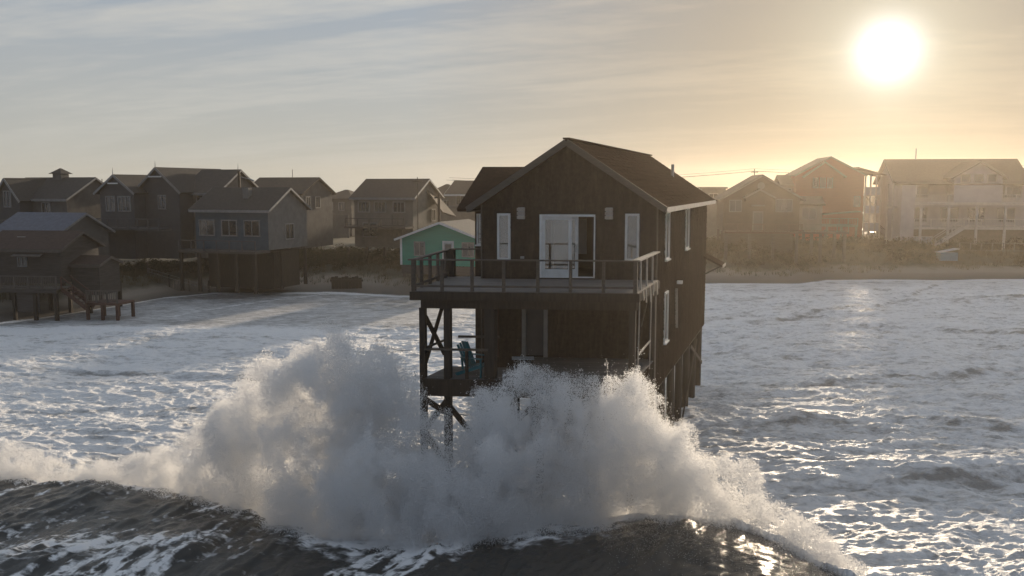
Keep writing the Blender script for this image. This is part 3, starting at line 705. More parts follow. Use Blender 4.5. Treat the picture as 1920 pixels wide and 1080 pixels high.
def gable(H, x0, x1, y0, y1, zb, ze, zr, axis, wall, roof, ov=0.45, th=0.18, trim='white', wname='wall', rname='roof'):
    """block with a pitched roof; axis x: ridge left-right, y: gable end to the front, h: hipped"""
    xc, yc = (x0+x1)/2, (y0+y1)/2
    b = MB().box(x0, x1, y0, y1, zb, ze)
    if axis == 'x': b.hexa([(x0, y0, ze), (x0, yc, zr), (x0, y1, ze)], [(x1, y0, ze), (x1, yc, zr), (x1, y1, ze)])
    elif axis == 'y': b.hexa([(x0, y0, ze), (x1, y0, ze), (xc, y0, zr)], [(x0, y1, ze), (x1, y1, ze), (xc, y1, zr)])
    b.build(wname, wall, H)
    up = th+0.01
    b = MB()
    if axis == 'x':
        s = (zr-ze)/(yc-y0); e = ze-s*ov+up; r = zr+up
        for yy in (y0-ov, y1+ov): b.slab([(x0-ov, yy, e), (x1+ov, yy, e), (x1+ov, yc, r), (x0-ov, yc, r)], th)
        o = b.build(rname, roof, H)
        if trim:
            for x in (x0-ov-0.02, x1+ov+0.02):
                for yy in (y0-ov, y1+ov): MB().beam((x, yc, r-0.12), (x, yy, e-0.12), 0.05, 0.18).build('rake_board', trim, o)
            MB().box(x0-ov, x1+ov, y0-ov-0.06, y0-ov-0.005, e-0.26, e-0.02).build('fascia', trim, o)
    elif axis == 'y':
        s = (zr-ze)/(xc-x0); e = ze-s*ov+up; r = zr+up
        for xx in (x0-ov, x1+ov): b.slab([(xx, y0-ov, e), (xx, y1+ov, e), (xc, y1+ov, r), (xc, y0-ov, r)], th)
        o = b.build(rname, roof, H)
        if trim:
            for xx in (x0-ov, x1+ov): MB().beam((xc, y0-ov-0.03, r-0.12), (xx, y0-ov-0.03, e-0.12), 0.05, 0.20).build('rake_board', trim, o)
    else:
        k = min(xc-x0, yc-y0)*0.9; e = ze-0.05; p0, p1 = (x0+k, yc, zr), (x1-k, yc, zr)
        a, b_, c, d = (x0-ov, y0-ov, e), (x1+ov, y0-ov, e), (x1+ov, y1+ov, e), (x0-ov, y1+ov, e)
        b.poly([a, b_, p1, p0]).poly([b_, c, p1]).poly([c, d, p0, p1]).poly([d, a, p0]).poly([d, c, b_, a])
        o = b.build(rname, roof, H)
    return o
def stilts(H, x0, x1, y0, y1, z0, z1, nx, ny, mat='timber', r=0.13):
    for i in range(nx):
        for j in range(ny):
            x = x0+(x1-x0)*i/max(1, nx-1); y = y0+(y1-y0)*j/max(1, ny-1)
            MB().box(x-r, x+r, y-r, y+r, z0, z1).build('stilt', mat, H)
def railing(H, x0, x1, y, z, h=0.95, n=6, mat='white', pick=0, name='railing'):
    o = MB().box(x0, x1, y-0.05, y+0.05, z+h-0.07, z+h).box(x0, x1, y-0.03, y+0.03, z+0.12, z+0.18).build(name, mat, H)
    for i in range(n):
        x = x0+0.06+(x1-x0-0.12)*i/max(1, n-1)
        MB().box(x-0.05, x+0.05, y-0.05, y+0.05, z, z+h-0.07).build('rail_post', mat, o)
    if pick:
        b = MB(); m = int((x1-x0)/pick)
        for i in range(m):
            x = x0+(x1-x0)*(i+0.5)/m; b.box(x-0.02, x+0.02, y-0.02, y+0.02, z+0.18, z+h-0.07)
        b.build('balusters', mat, o, 'stuff')
    return o
def stairs(H, x0, z0, x1, z1, y, wid, mat):
    """straight flight running sideways from (x0,z0) at the foot to (x1,z1) at the top"""
    n = max(3, int((z1-z0)/0.2)); st = MB().beam((x0, y, z0-0.05), (x1, y, z1-0.05), 0.06, 0.3).beam((x0, y+wid, z0-0.05), (x1, y+wid, z1-0.05), 0.06, 0.3).build('staircase', mat, H)
    for k in range(n):
        f = (k+0.5)/n; x = x0+(x1-x0)*f; z = z0+(z1-z0)*f
        MB().box(x-0.16, x+0.16, y+0.035, y+wid-0.035, z, z+0.04).build('tread', mat, st)
    for yy in (y-0.02, y+wid+0.02): MB().beam((x0, yy, z0+0.9), (x1, yy, z1+0.9), 0.06, 0.09).build('handrail', mat, st)
    for f in (0, 0.5, 1): MB().box(x0+(x1-x0)*f-0.05, x0+(x1-x0)*f+0.05, y-0.09, y-0.035, z0+(z1-z0)*f, z0+(z1-z0)*f+0.88).build('rail_post', mat, st)

def build_left_houses():
    R0 = -18
    # --- teal cottage
    H = empty('teal_cottage', (-6.77, 86.7, 0), R0); tag(H, 'small bright teal cottage with a low gable and white trim, left of the stilt house', 'house')
    w = 8.4
    gable(H, -w/2, w/2, 0, 7, 2.45, 5.0, 6.5, 'y', 'teal', 'teal_roof', 0.5)
    far_window(H, 'f', -2.25, 3.45, 0.95, 1.2, w, 7); far_window(H, 'f', 2.75, 3.45, 1.05, 1.2, w, 7)
    d = MB().box(0.15, 0.3, -0.1, 0, 2.5, 4.85).box(1.15, 1.3, -0.1, 0, 2.5, 4.85).box(0.3, 1.15, -0.1, 0, 4.7, 4.85).build('door', 'white', H)
    MB().box(0.3, 1.15, -0.05, -0.005, 2.5, 4.7).build('door_panel', 'pale_panel', d); MB().box(0.42, 1.03, -0.07, -0.05, 3.5, 4.55).build('pane', 'dark_pane', d)
    for s in (-1, 1): MB().box(s*w/2-0.1, s*w/2+0.1, -0.05, 0.0, 2.45, 5.0).build('corner_board', 'white', H)
    stilts(H, -w/2+0.2, w/2-0.2, 0.2, 6.8, 1.2, 2.45, 6, 3, 'fence', 0.11)
    MB().box(-w/2, w/2, 0.02, 0.1, 1.6, 2.4).build('skirt_lattice', 'brown_wall', H)
    # --- long grey house
    H = empty('long_grey_house', (-14.0, 98.9, 0), R0); tag(H, 'long weathered grey house with a dark pitched roof, behind and left of the teal cottage', 'house')
    w = 7.0
    gable(H, -w/2, w/2, 0, 7.5, 3.4, 8.85, 10.7, 'x', 'tan_wall', 'brown_roof', 0.4, trim='dim_trim')
    for a in (-2.3, -0.35, 1.9): far_window(H, 'f', a, 7.3, 1.25, 1.0, w, 7.5, mull=2)
    far_window(H, 'r', 5.6, 6.2, 0.9, 1.2, w, 7.5); far_window(H, 'f', -1.6, 4.6, 1.6, 1.4, w, 7.5)
    MB().slab([(w/2, 3.9, 9.7), (w/2, 7.9, 8.6), (w/2+1.9, 7.9, 6.6), (w/2+1.9, 3.9, 7.2)], 0.15).build('lean_to_roof', 'brown_roof', H)
    for x in (1.0, 1.6, 2.2): MB().box(x-0.08, x+0.08, -0.12, -0.0, 4.0, 7.1).build('batten', 'tan_wall', H)
    MB().box(-w/2-0.1, w/2+0.1, -2.2, -0.01, 5.55, 5.75).build('deck', 'brown_wall', H); railing(H, -w/2, w/2, -2.1, 5.75, 0.9, 6, 'brown_wall')
    stilts(H, -w/2+0.2, w/2-0.2, -2.0, 7, 1.0, 3.4, 4, 3)
    # --- two roofs farther back on the right
    H = empty('hipped_house', (-11.2, 139, 0), R0); tag(H, 'small pale house with a hipped brown roof, far behind the long grey house', 'house')
    gable(H, -2.1, 2.6, 0, 6, 2.0, 8.7, 10.4, 'h', 'pale_wall', 'brown_roof', 0.5); far_window(H, 'f', 1.3, 6.3, 0.9, 1.6, 4, 6); far_window(H, 'f', -0.6, 6.3, 0.9, 1.6, 4, 6)
    H = empty('gabled_house', (-7.1, 129, 0), R0); tag(H, 'grey-brown gabled house half hidden behind the left roof of the stilt house', 'house')
    gable(H, -2.0, 4.0, 0, 7, 1.8, 9.0, 10.7, 'x', 'tan_wall', 'brown_roof', 0.5); far_window(H, 'f', -0.2, 7.5, 1.2, 1.3, 6, 7); far_window(H, 'f', 2.2, 7.5, 1.2, 1.3, 6, 7)
    MB().box(-3.2, 4.2, -3.0, -0.02, 1.8, 7.3).build('lower_wing', 'tan_wall', H)
    H = empty('far_hipped_house', (-28.7, 149, 0), R0); tag(H, 'little far hip-roofed house in the gap between blue and long grey houses', 'house')
    gable(H, -2.7, 2.7, 0, 7, 2, 8.1, 9.5, 'h', 'grey_wall', 'brown_roof', 0.5); far_window(H, 'f', -1.2, 6.2, 0.9, 1.2, 5, 7); far_window(H, 'f', 0.9, 6.2, 0.9, 1.2, 5, 7)
    MB().box(-6, 4.5, -4.4, -4.2, 1.8, 5.6).build('lower_wall', 'grey_wall', H)
    # --- blue house
    H = empty('blue_house', (-25.6, 82.8, 0), R0); tag(H, 'blue-sided house on stilts with a black roof and a pale gable end facing right', 'house')
    w = 7.7
    gable(H, -w/2, w/2, 0, 6.6, 4.3, 7.95, 9.75, 'x', 'blue_wall', 'grey_roof', 0.4, trim='dim_trim')
    MB().hexa([(w/2+0.02, 0, 4.3), (w/2+0.02, 6.6, 4.3), (w/2+0.02, 6.6, 7.95), (w/2+0.02, 3.3, 9.75), (w/2+0.02, 0, 7.95)], [(w/2+0.06, 0, 4.3), (w/2+0.06, 6.6, 4.3), (w/2+0.06, 6.6, 7.95), (w/2+0.06, 3.3, 9.75), (w/2+0.06, 0, 7.95)]).build('gable_siding', 'pale_wall', H)
    far_window(H, 'r', 3.4, 5.2, 1.3, 1.3, w+0.12, 6.6); 
    for a in (-2.6, -0.2, 2.2): far_window(H, 'f', a, 5.6, 1.5, 1.3, w, 6.6)
    MB().box(0.35, 0.95, 1.4, 2.0, 8.6, 9.9).build('chimney', 'pale_wall', H)
    MB().box(-w/2-0.2, w/2+0.2, -2.4, -0.01, 4.1, 4.3).build('deck', 'brown_wall', H); railing(H, -w/2-0.2, w/2+0.2, -2.3, 4.3, 0.95, 7, 'slate_wall')
    stilts(H, -w/2, w/2, -2.2, 6.2, 0.6, 4.1, 5, 3)
    MB().box(-w/2+0.4, w/2-0.4, 1.4, 5.8, 0.6, 4.05).build('dark_infill', 'timber', H)  # added dark box standing in for the darkness between the stilts
    # --- house behind the blue one
    H = empty('brown_roofed_house', (-27.3, 104, 0), R0); tag(H, 'grey house with a brown ridge roof showing above and behind the blue house', 'house')
    gable(H, -3.6, 3.7, 0, 7, 3, 9.2, 10.9, 'x', 'grey_wall', 'brown_roof', 0.4, trim=None); far_window(H, 'r', 3.5, 7.6, 0.9, 1.2, 7.4, 7); far_window(H, 'r', 1.4, 7.6, 0.9, 1.2, 7.4, 7)
    MB().cyl((0.5, 3.5, 10.8), (0.5, 3.5, 12.0), 0.05).build('antenna', 'metal', H)
    # --- big slate house with two gables
    H = empty('twin_gabled_house', (-35.0, 89, 0), R0); tag(H, 'large slate-grey house with two white-trimmed front gables, left of the blue house', 'house')
    gable(H, -1.7, 3.0, 0, 9.5, 3.0, 9.65, 11.7, 'y', 'slate_wall', 'grey_roof', 0.45, trim='dim_trim')
    gable(H, -5.0, -1.0, -1.6, 5, 3.0, 9.5, 11.0, 'y', 'slate_wall', 'grey_roof', 0.4, trim='dim_trim', wname='front_wing_wall', rname='front_wing_roof')
    gable(H, 2.0, 5.8, 2.0, 9.0, 3.0, 9.5, 11.55, 'x', 'tan_wall', 'grey_roof', 0.45, trim='dim_trim', wname='side_wing_wall', rname='side_wing_roof')
    gable(H, -7.0, -4.0, 2.0, 8.0, 3.0, 9.4, 10.4, 'x', 'slate_wall', 'grey_roof', 0.4, trim='dim_trim', wname='left_wing_wall', rname='left_wing_roof')
    far_window(H, 'f', -3.75, 7.7, 0.9, 1.3, 4, 9, y0=-1.6); far_window(H, 'f', -2.1, 7.7, 1.3, 1.3, 4, 9, y0=-1.6, mull=2); far_window(H, 'f', 1.0, 7.9, 0.75, 1.2, 4, 9)
    far_window(H, 'f', 3.9, 7.8, 0.7, 1.3, 4, 9, y0=2.0); far_window(H, 'f', 5.2, 8.2, 0.5, 0.9, 4, 9, y0=2.0)
    for x, y, z in ((0.65, -0.4, 11.75), (-3.0, -2.0, 11.1), (5.9, 5.5, 11.6), (-5.6, 5, 10.5)): MB().cyl((x, y, z), (x, y, z+0.75), 0.05, 0.01, 6).build('finial', 'metal', H)
    for x, y, z, hw_ in ((0.65, -0.49, 11.25, 0.75), (-3.0, -2.05, 10.6, 0.6)): MB().box(x-hw_, x+hw_, y-0.05, y+0.0, z-0.35, z-0.22).build('gable_brace', 'white', H)
    MB().box(-5.2, 3.2, -3.4, -1.62, 5.9, 6.1).build('balcony', 'slate_wall', H); railing(H, -5.2, 3.2, -3.3, 6.1, 0.9, 8, 'slate_wall')
    # --- house with cupola
    H = empty('cupola_house', (-49.2, 93.7, 0), R0); tag(H, 'grey house with a small roof cupola and an arched gable window at the far left', 'house')
    gable(H, -4.4, 4.2, 0, 7.5, 3, 8.8, 10.8, 'x', 'grey_wall', 'grey_roof', 0.4, trim='dim_trim')
    gable(H, -3.2, -0.2, -1.6, 4, 3, 8.8, 10.7, 'y', 'slate_wall', 'grey_roof', 0.35, trim='dim_trim', wname='front_wing_wall', rname='front_wing_roof')
    far_window(H, 'f', -1.7, 8.0, 0.8, 1.5, 4, 9, y0=-1.6); far_window(H, 'f', 1.6, 7.0, 1.0, 1.3, 4, 9); far_window(H, 'f', -4.0, 7.2, 0.9, 1.1, 4, 9)
    c = MB().box(-0.55, 0.55, 3.2, 4.3, 10.5, 11.35).build('cupola', 'pale_wall', H)
    MB().hexa([(-0.85, 2.9, 11.35), (0.85, 2.9, 11.35), (0.85, 4.6, 11.35), (-0.85, 4.6, 11.35)], [(-0.04, 3.7, 11.95), (0.04, 3.7, 11.95), (0.04, 3.8, 11.95), (-0.04, 3.8, 11.95)]).build('cupola_roof', 'grey_roof', c)
    MB().box(-5, 4.2, -3.2, -1.7, 5.6, 5.8).build('balcony', 'grey_wall', H); railing(H, -5, 4.2, -3.1, 5.8, 0.9, 8, 'grey_wall')
    # --- low building with slate-blue roof
    H = empty('blue_roofed_building', (-42.6, 79.5, 0), R0); tag(H, 'low building with a plain slate-blue roof behind the weathered beach house', 'house')
    gable(H, -3.5, 3.5, 0, 6, 1.0, 5.95, 7.5, 'x', 'grey_wall', 'blue_roof', 0.4, trim='dim_trim'); far_window(H, 'f', 1, 4.4, 1.0, 1.0, 7, 6)
    # --- tiny far house
    H = empty('distant_house', (-92, 200, 0), R0); tag(H, 'tiny distant house with a pyramid roof seen left of the twin-gabled house', 'house')
    gable(H, -1.4, 1.4, 0, 2.8, 2, 8.0, 9.0, 'h', 'grey_wall', 'brown_roof', 0.3); far_window(H, 'f', 0, 6, 1.0, 1.0, 3, 3)
    # --- weathered beach house at the left edge
    H = empty('weathered_beach_house', (-36.2, 69.5, 0), -8); tag(H, 'weathered brown beach house with railed deck and stairs at the left edge by the waterline', 'house')
    w = 7.6
    gable(H, -4.6, 1.6, 0, 5, 2.6, 5.25, 6.35, 'x', 'brown_wall', 'rust_roof', 0.4, trim='fence')
    far_window(H, 'f', -1.55, 3.95, 0.62, 0.6, w, 7); MB().slab([(-2.0, -0.02, 5.0), (0.4, -0.02, 5.0), (0.4, -0.75, 4.75), (-2.0, -0.75, 4.75)], 0.07).build('awning', 'fence', H)
    for x, y in ((-2.6, 1.6), (-1.6, 2.2)): MB().box(x-0.35, x+0.35, y-0.2, y+0.2, 5.25+0.30*y, 5.62+0.30*y).build('roof_vent', 'metal', H)
    gable(H, 1.65, 4.0, 1.2, 4, 1.6, 3.9, 4.4, 'x', 'brown_wall', 'rust_roof', 0.2, trim='fence', wname='shed_wall', rname='shed_roof')
    for k in range(14): MB().box(-4.6, 2.6, -2.05+k*0.145, -2.05+k*0.145+0.135, 2.36, 2.42).build('deck_plank', 'fence', H)
    MB().box(-4.6, 2.6, -2.12, -2.06, 2.1, 2.4).build('deck_fascia', 'brown_wall', H)
    railing(H, -4.6, -2.1, -2.0, 2.42, 1.05, 3, 'fence', 0.14); railing(H, -2.05, 2.6, -2.0, 2.42, 0.95, 5, 'fence', 0.14)
    stilts(H, -4.4, 2.4, -1.9, 6.5, -0.6, 2.1, 5, 3, 'timber', 0.12)
    stairs(H, 4.6, 1.0, 2.7, 2.4, -1.6, 1.0, 'redwood')
    MB().box(4.3, 6.9, -1.2, 1.1, 1.15, 1.3).build('landing', 'redwood', H); railing(H, 4.3, 6.9, -1.15, 1.3, 0.95, 4, 'fence', 0.14)
    stilts(H, 4.4, 6.8, -1.1, 1.0, -0.4, 1.15, 3, 2, 'redwood', 0.1)
    for a in (-4.4, -0.9): MB().box(a, a+1.9, -1.85, -1.79, 0.6, 2.05).build('skirt_panel', 'brown_wall', H)
build_left_houses()

def build_right_houses():
    R0 = -8
    # --- grey cottage with entry gable
    H = empty('brown_gabled_cottage', (28.6, 104.4, 0), R0); tag(H, 'hazy rust-brown cottage with a wide front gable, just right of the stilt house', 'house')
    w = 8.5
    gable(H, -w/2, w/2, 0, 9, 4.9, 8.7, 11.2, 'y', 'rust_wall', 'brown_roof', 0.6, trim='tan_wall')
    gable(H, -1.9, 1.2, -1.0, 0.0, 8.4, 8.75, 9.6, 'y', 'rust_wall', 'brown_roof', 0.25, trim='tan_wall', wname='entry_gable', rname='entry_roof')
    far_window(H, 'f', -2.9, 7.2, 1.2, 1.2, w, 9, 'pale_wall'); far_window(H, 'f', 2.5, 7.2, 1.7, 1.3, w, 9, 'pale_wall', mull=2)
    d = MB().box(-0.95, -0.8, -0.1, 0, 5.0, 7.2).box(0.1, 0.25, -0.1, 0, 5.0, 7.2).box(-0.8, 0.1, -0.1, 0, 7.05, 7.2).build('door', 'pale_wall', H)
    MB().box(-0.8, 0.1, -0.05, -0.005, 5.0, 7.05).build('door_panel', 'slate_wall', d); MB().box(-1.1, 0.4, -0.12, 0, 7.75, 7.95).build('door_lintel', 'pale_wall', H)
    w_ = MB().cyl((-0.1, -0.02, 10.1), (-0.1, -0.12, 10.1), 0.42, None, 12).build('gable_vent', 'pale_wall', H)
    MB().box(-w/2, w/2+5.0, -2.4, -0.01, 4.75, 4.95).build('deck', 'redwood', H); railing(H, -w/2, w/2, -2.3, 4.95, 0.9, 7, 'redwood', 0.16)
    railing(H, w/2+0.2, w/2+5.0, -2.3, 4.95, 0.9, 5, 'tan_wall', 0.16)
    stilts(H, -w/2+0.2, w/2+4.6, -2.2, 8.6, 1.5, 4.75, 6, 3, 'brown_wall', 0.16)
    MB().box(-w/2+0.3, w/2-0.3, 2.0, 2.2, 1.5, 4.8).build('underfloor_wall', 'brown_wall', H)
    gable(H, w/2+0.02, w/2+3.0, 2.5, 7, 4.95, 7.9, 8.7, 'x', 'tan_wall', 'brown_roof', 0.3, trim=None, wname='side_wing_wall', rname='side_wing_roof'); far_window(H, 'f', w/2+1.5, 6.3, 1.5, 1.2, w, 9, 'pale_wall', y0=2.5)
    # --- red house
    H = empty('red_house', (42.0, 119.4, 0), R0); tag(H, 'tall brick-red house with stacked white balconies on its right side', 'house')
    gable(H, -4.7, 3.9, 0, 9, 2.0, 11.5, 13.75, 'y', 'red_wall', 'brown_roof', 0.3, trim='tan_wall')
    gable(H, -6.2, -4.75, 1.5, 8, 2.0, 10.2, 11.4, 'x', 'tan_wall', 'brown_roof', 0.3, trim='tan_wall', wname='left_wing_wall', rname='left_wing_roof')
    gable(H, -3.7, 1.1, -0.9, 0.0, 11.2, 11.35, 13.1, 'y', 'red_wall', 'brown_roof', 0.3, trim='tan_wall', wname='bay_gable', rname='bay_roof')
    for a in (-2.2, -1.3, -0.4): far_window(H, 'f', a, 9.9, 0.55, 1.3, 9, 9, mull=0)
    far_window(H, 'f', 3.1, 7.5, 0.6, 1.2, 9, 9, mull=0); far_window(H, 'f', -5.5, 8.5, 0.8, 1.2, 9, 9, mull=0, y0=1.5)
    MB().slab([(3.0, -0.3, 12.55), (6.6, -0.3, 11.55), (6.6, 6, 11.55), (3.0, 6, 12.55)], 0.2).build('porch_roof', 'brown_roof', H)
    for zf in (8.95, 6.55, 4.3):
        MB().box(3.95, 6.1, 0.0, 5.5, zf-0.15, zf).build('balcony_floor', 'dim_white', H)
        MB().box(3.95, 6.1, -0.04, 0.03, zf+0.0, zf+1.0).build('parapet', 'porch_blue', H)
    for x in (4.05, 4.72, 5.4, 6.0): MB().box(x-0.09, x+0.09, -0.14, -0.045, 3.0, 11.5).build('porch_post', 'dim_white', H)
    for x in (4.05, 6.0): MB().box(x-0.09, x+0.09, 5.3, 5.48, 3.0, 11.5).build('porch_post', 'dim_white', H)
    stairs(H, 8.2, 2.3, 6.1, 4.2, 0.6, 1.0, 'pale_wall')
    MB().box(-3.2, 2.6, -3.4, -0.02, 4.9, 5.1).build('sun_deck', 'tan_wall', H); railing(H, -3.2, 2.6, -3.3, 5.1, 0.9, 6, 'tan_wall', 0.2)
    MB().slab([(-1.6, -3.2, 6.5), (2.9, -3.2, 6.9), (2.9, -0.3, 6.9), (-1.6, -0.3, 6.5)], 0.12).build('deck_awning', 'tan_wall', H)
    stilts(H, -3.0, 2.4, -3.2, -3.2, 1.8, 4.9, 4, 1, 'tan_wall')
    # --- big white house
    H = empty('white_beach_house', (55.4, 111, 0), R0); tag(H, 'big white beach house with two veranda tiers and a central dormer at right edge', 'house')
    w = 15.2
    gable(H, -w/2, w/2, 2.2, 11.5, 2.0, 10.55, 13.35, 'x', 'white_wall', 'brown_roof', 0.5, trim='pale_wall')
    MB().slab([(-w/2-0.5, 2.0, 10.75), (w/2+0.5, 2.0, 10.75), (w/2+0.5, -0.4, 10.35), (-w/2-0.5, -0.4, 10.35)], 0.14).build('veranda_roof', 'brown_roof', H)
    gable(H, -1.6, 3.9, -0.3, 6, 8.1, 11.2, 12.9, 'y', 'white_wall', 'brown_roof', 0.5, trim='pale_wall', wname='dormer_wall', rname='dormer_roof')
    for a in (-0.35, 1.15, 2.65): far_window(H, 'f', a, 10.6, 0.95, 0.85, w, 9, mull=0, y0=-0.3)
    for a in (-4.8, 6.0): far_window(H, 'f', a, 8.75, 1.9, 1.2, w, 9, mull=1, y0=2.2)
    for a in (-4.9, -1.2, 1.9, 5.4): far_window(H, 'f', a, 5.7, 1.9, 1.6, w, 9, mull=1, y0=2.2)
    for a in (-4.0, 4.2): far_window(H, 'f', a, 3.0, 1.8, 1.2, w, 9, mull=1, y0=2.2)
    for zf in (8.1, 5.15):
        MB().box(-w/2+1.6, w/2, -0.2, 2.18, zf-0.35, zf).build('veranda_floor', 'dim_white', H)
        railing(H, -w/2+1.6, w/2, -0.15, zf, 0.95, 8, 'dim_white', 0.18)
    MB().box(-w/2, -w/2+1.58, -0.2, 2.18, 2.0, 10.3).build('corner_bay', 'white_wall', H)
    for x in (-5.3, -2.1, 1.15, 4.4, 7.5):
        MB().box(x-0.13, x+0.13, -0.45, -0.215, 1.8, 7.7).build('veranda_post', 'dim_white', H)
    for x in (-w/2+1.7, 4.4, 7.5): MB().box(x-0.1, x+0.1, -0.1, 0.1, 9.06, 10.3).build('veranda_post', 'dim_white', H)
    for y in (1.0, 3.4): MB().box(-w/2-0.75, -w/2-0.6, y, y+0.15, 1.8, 10.4).build('side_post', 'dim_white', H)
    MB().box(-w/2-0.75, -w/2-0.0, 1.0, 3.6, 7.3, 7.5).build('side_balcony', 'dim_white', H)
    stairs(H, -3.9, 2.9, -0.2, 5.4, -1.7, 1.1, 'dim_white')
    railing(H, -1.2, w/2, -1.9, 2.2, 1.1, 8, 'pale_wall'); 
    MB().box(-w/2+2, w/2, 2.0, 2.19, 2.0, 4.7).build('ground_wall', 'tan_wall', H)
    MB().cyl((-4.2, 6.8, 13.2), (-4.2, 6.8, 14.9), 0.07).build('flue', 'metal', H)
    # --- distant pieces in the gaps
    H = empty('far_gable_house', (72.5, 190, 0), -8); tag(H, 'faint distant house in the gap between the red and white houses', 'house')
    gable(H, -3.6, 4.2, 0, 7, 1.5, 6.4, 8.0, 'x', 'tan_wall', 'brown_roof', 0.4, trim=None); far_window(H, 'f', 0, 4, 1.2, 1.2, 8, 7)
    gable(H, -1.5, 2.5, -1.0, 5, 1.5, 6.2, 8.4, 'y', 'tan_wall', 'brown_roof', 0.3, trim=None, wname='front_wing_wall', rname='front_wing_roof')
    H = empty('flat_roofed_house', (31.0, 137, 0), -8); tag(H, 'pale flat-topped house peeking out behind the right eave of the stilt house', 'house')
    MB().box(-2.4, 1.1, 0, 6, 1.8, 9.7).build('wall', 'pale_wall', H); MB().box(-2.7, 1.35, -0.3, 6.3, 9.7, 9.95).build('roof', 'tan_wall', H); far_window(H, 'f', -0.7, 7.8, 1.2, 1.1, 4, 6)
build_right_houses()

# ------------------------------------------------------------------ poles, fences, shore clutter
def pole(loc, h, r, label, arm=None, cat='pole', name='utility_pole'):
    x, y = loc; z0 = gz(x, y)-0.3
    P = empty(name, (x, y, z0)); tag(P, label, cat, 'poles among the shore houses')
    MB().cyl((0, 0, 0), (0, 0, h-z0), r, r*0.7, 10).build('shaft', 'timber', P)
    if arm:
        a = MB().beam((0, 0, h-z0-0.5), (arm, 0, h-z0-0.75), 0.06).build('lamp_arm', 'metal', P)
        MB().cyl((arm, 0, h-z0-0.75), (arm+0.5, 0, h-z0-0.95), 0.09, 0.06, 8).build('lamp_head', 'metal', a)
    else:
        MB().box(-0.5, 0.5, -0.06, 0.06, h-z0-0.5, h-z0-0.38).build('crossarm', 'timber', P)
    return P
pole((-26.9, 90.0), 11.5, 0.17, 'stout wooden pole with a lamp arm standing over the black roof of the blue house', 1.0, 'lamp pole', 'lamp_pole')
pole((-7.5, 93.5), 9.3, 0.2, 'thick short wooden pole just behind the ridge of the teal cottage')
pole((-10.0, 96.5), 11.0, 0.06, 'slender pole rising in front of the long grey house gable')
pole((-48.5, 108), 10.9, 0.07, 'thin pole left of the twin-gabled slate house against the sky')
pole((34.5, 130), 12.5, 0.10, 'thin hazy pole rising behind the rust-brown gabled cottage')

def build_wires():
    Wt = empty('power_line', (34.5, 130, 12.2)); tag(Wt, 'thin sagging power wires running from the hazy pole behind the rust-brown gabled cottage', 'power line')
    for dx, dz in ((-0.4, 0.0), (0.4, 0.0), (0.0, 0.35)):
        for x1, y1, z1 in ((-44, 8, -1.2), (42, -2, 0.8)):
            b = MB(); n = 14
            for k in range(n):
                f0, f1 = k/n, (k+1)/n
                p = lambda f: (dx+x1*f, y1*f, dz+z1*f-3.2*f*(1-f))
                b.beam(p(f0), p(f1), 0.035)
            b.build('wire', 'timber', Wt)
build_wires()
def build_sand_fence():
    F = empty('sand_fence', (-34.5, 85.4, 0)); tag(F, 'low slatted sand fence on the beach between the weathered house and the sand', 'fence')
    n = 46
    for k in range(n):
        x = k*0.125; z = gz(-34.5+x, 85.4); h = 0.75 + 0.15*math.sin(k*1.7) + random.uniform(-.1, .1)
        MB().beam((x, 0, z-0.1), (x+random.uniform(-.05, .05), random.uniform(-.05, .05), z+h), 0.045, 0.02).build('slat', 'fence', F)
    for k in (0, 16, 31, 46):
        x = k*0.125; z = gz(-34.5+x, 85.4); MB().box(x-0.06, x+0.06, 0.03, 0.14, z-0.2, z+1.15).build('post', 'timber', F)
    for dz in (0.3, 0.6): MB().beam((0, 0.02, gz(-34.5, 85.4)+dz), (n*0.125, 0.02, gz(-34.5+n*0.125, 85.4)+dz), 0.02).build('wire', 'metal', F)
build_sand_fence()
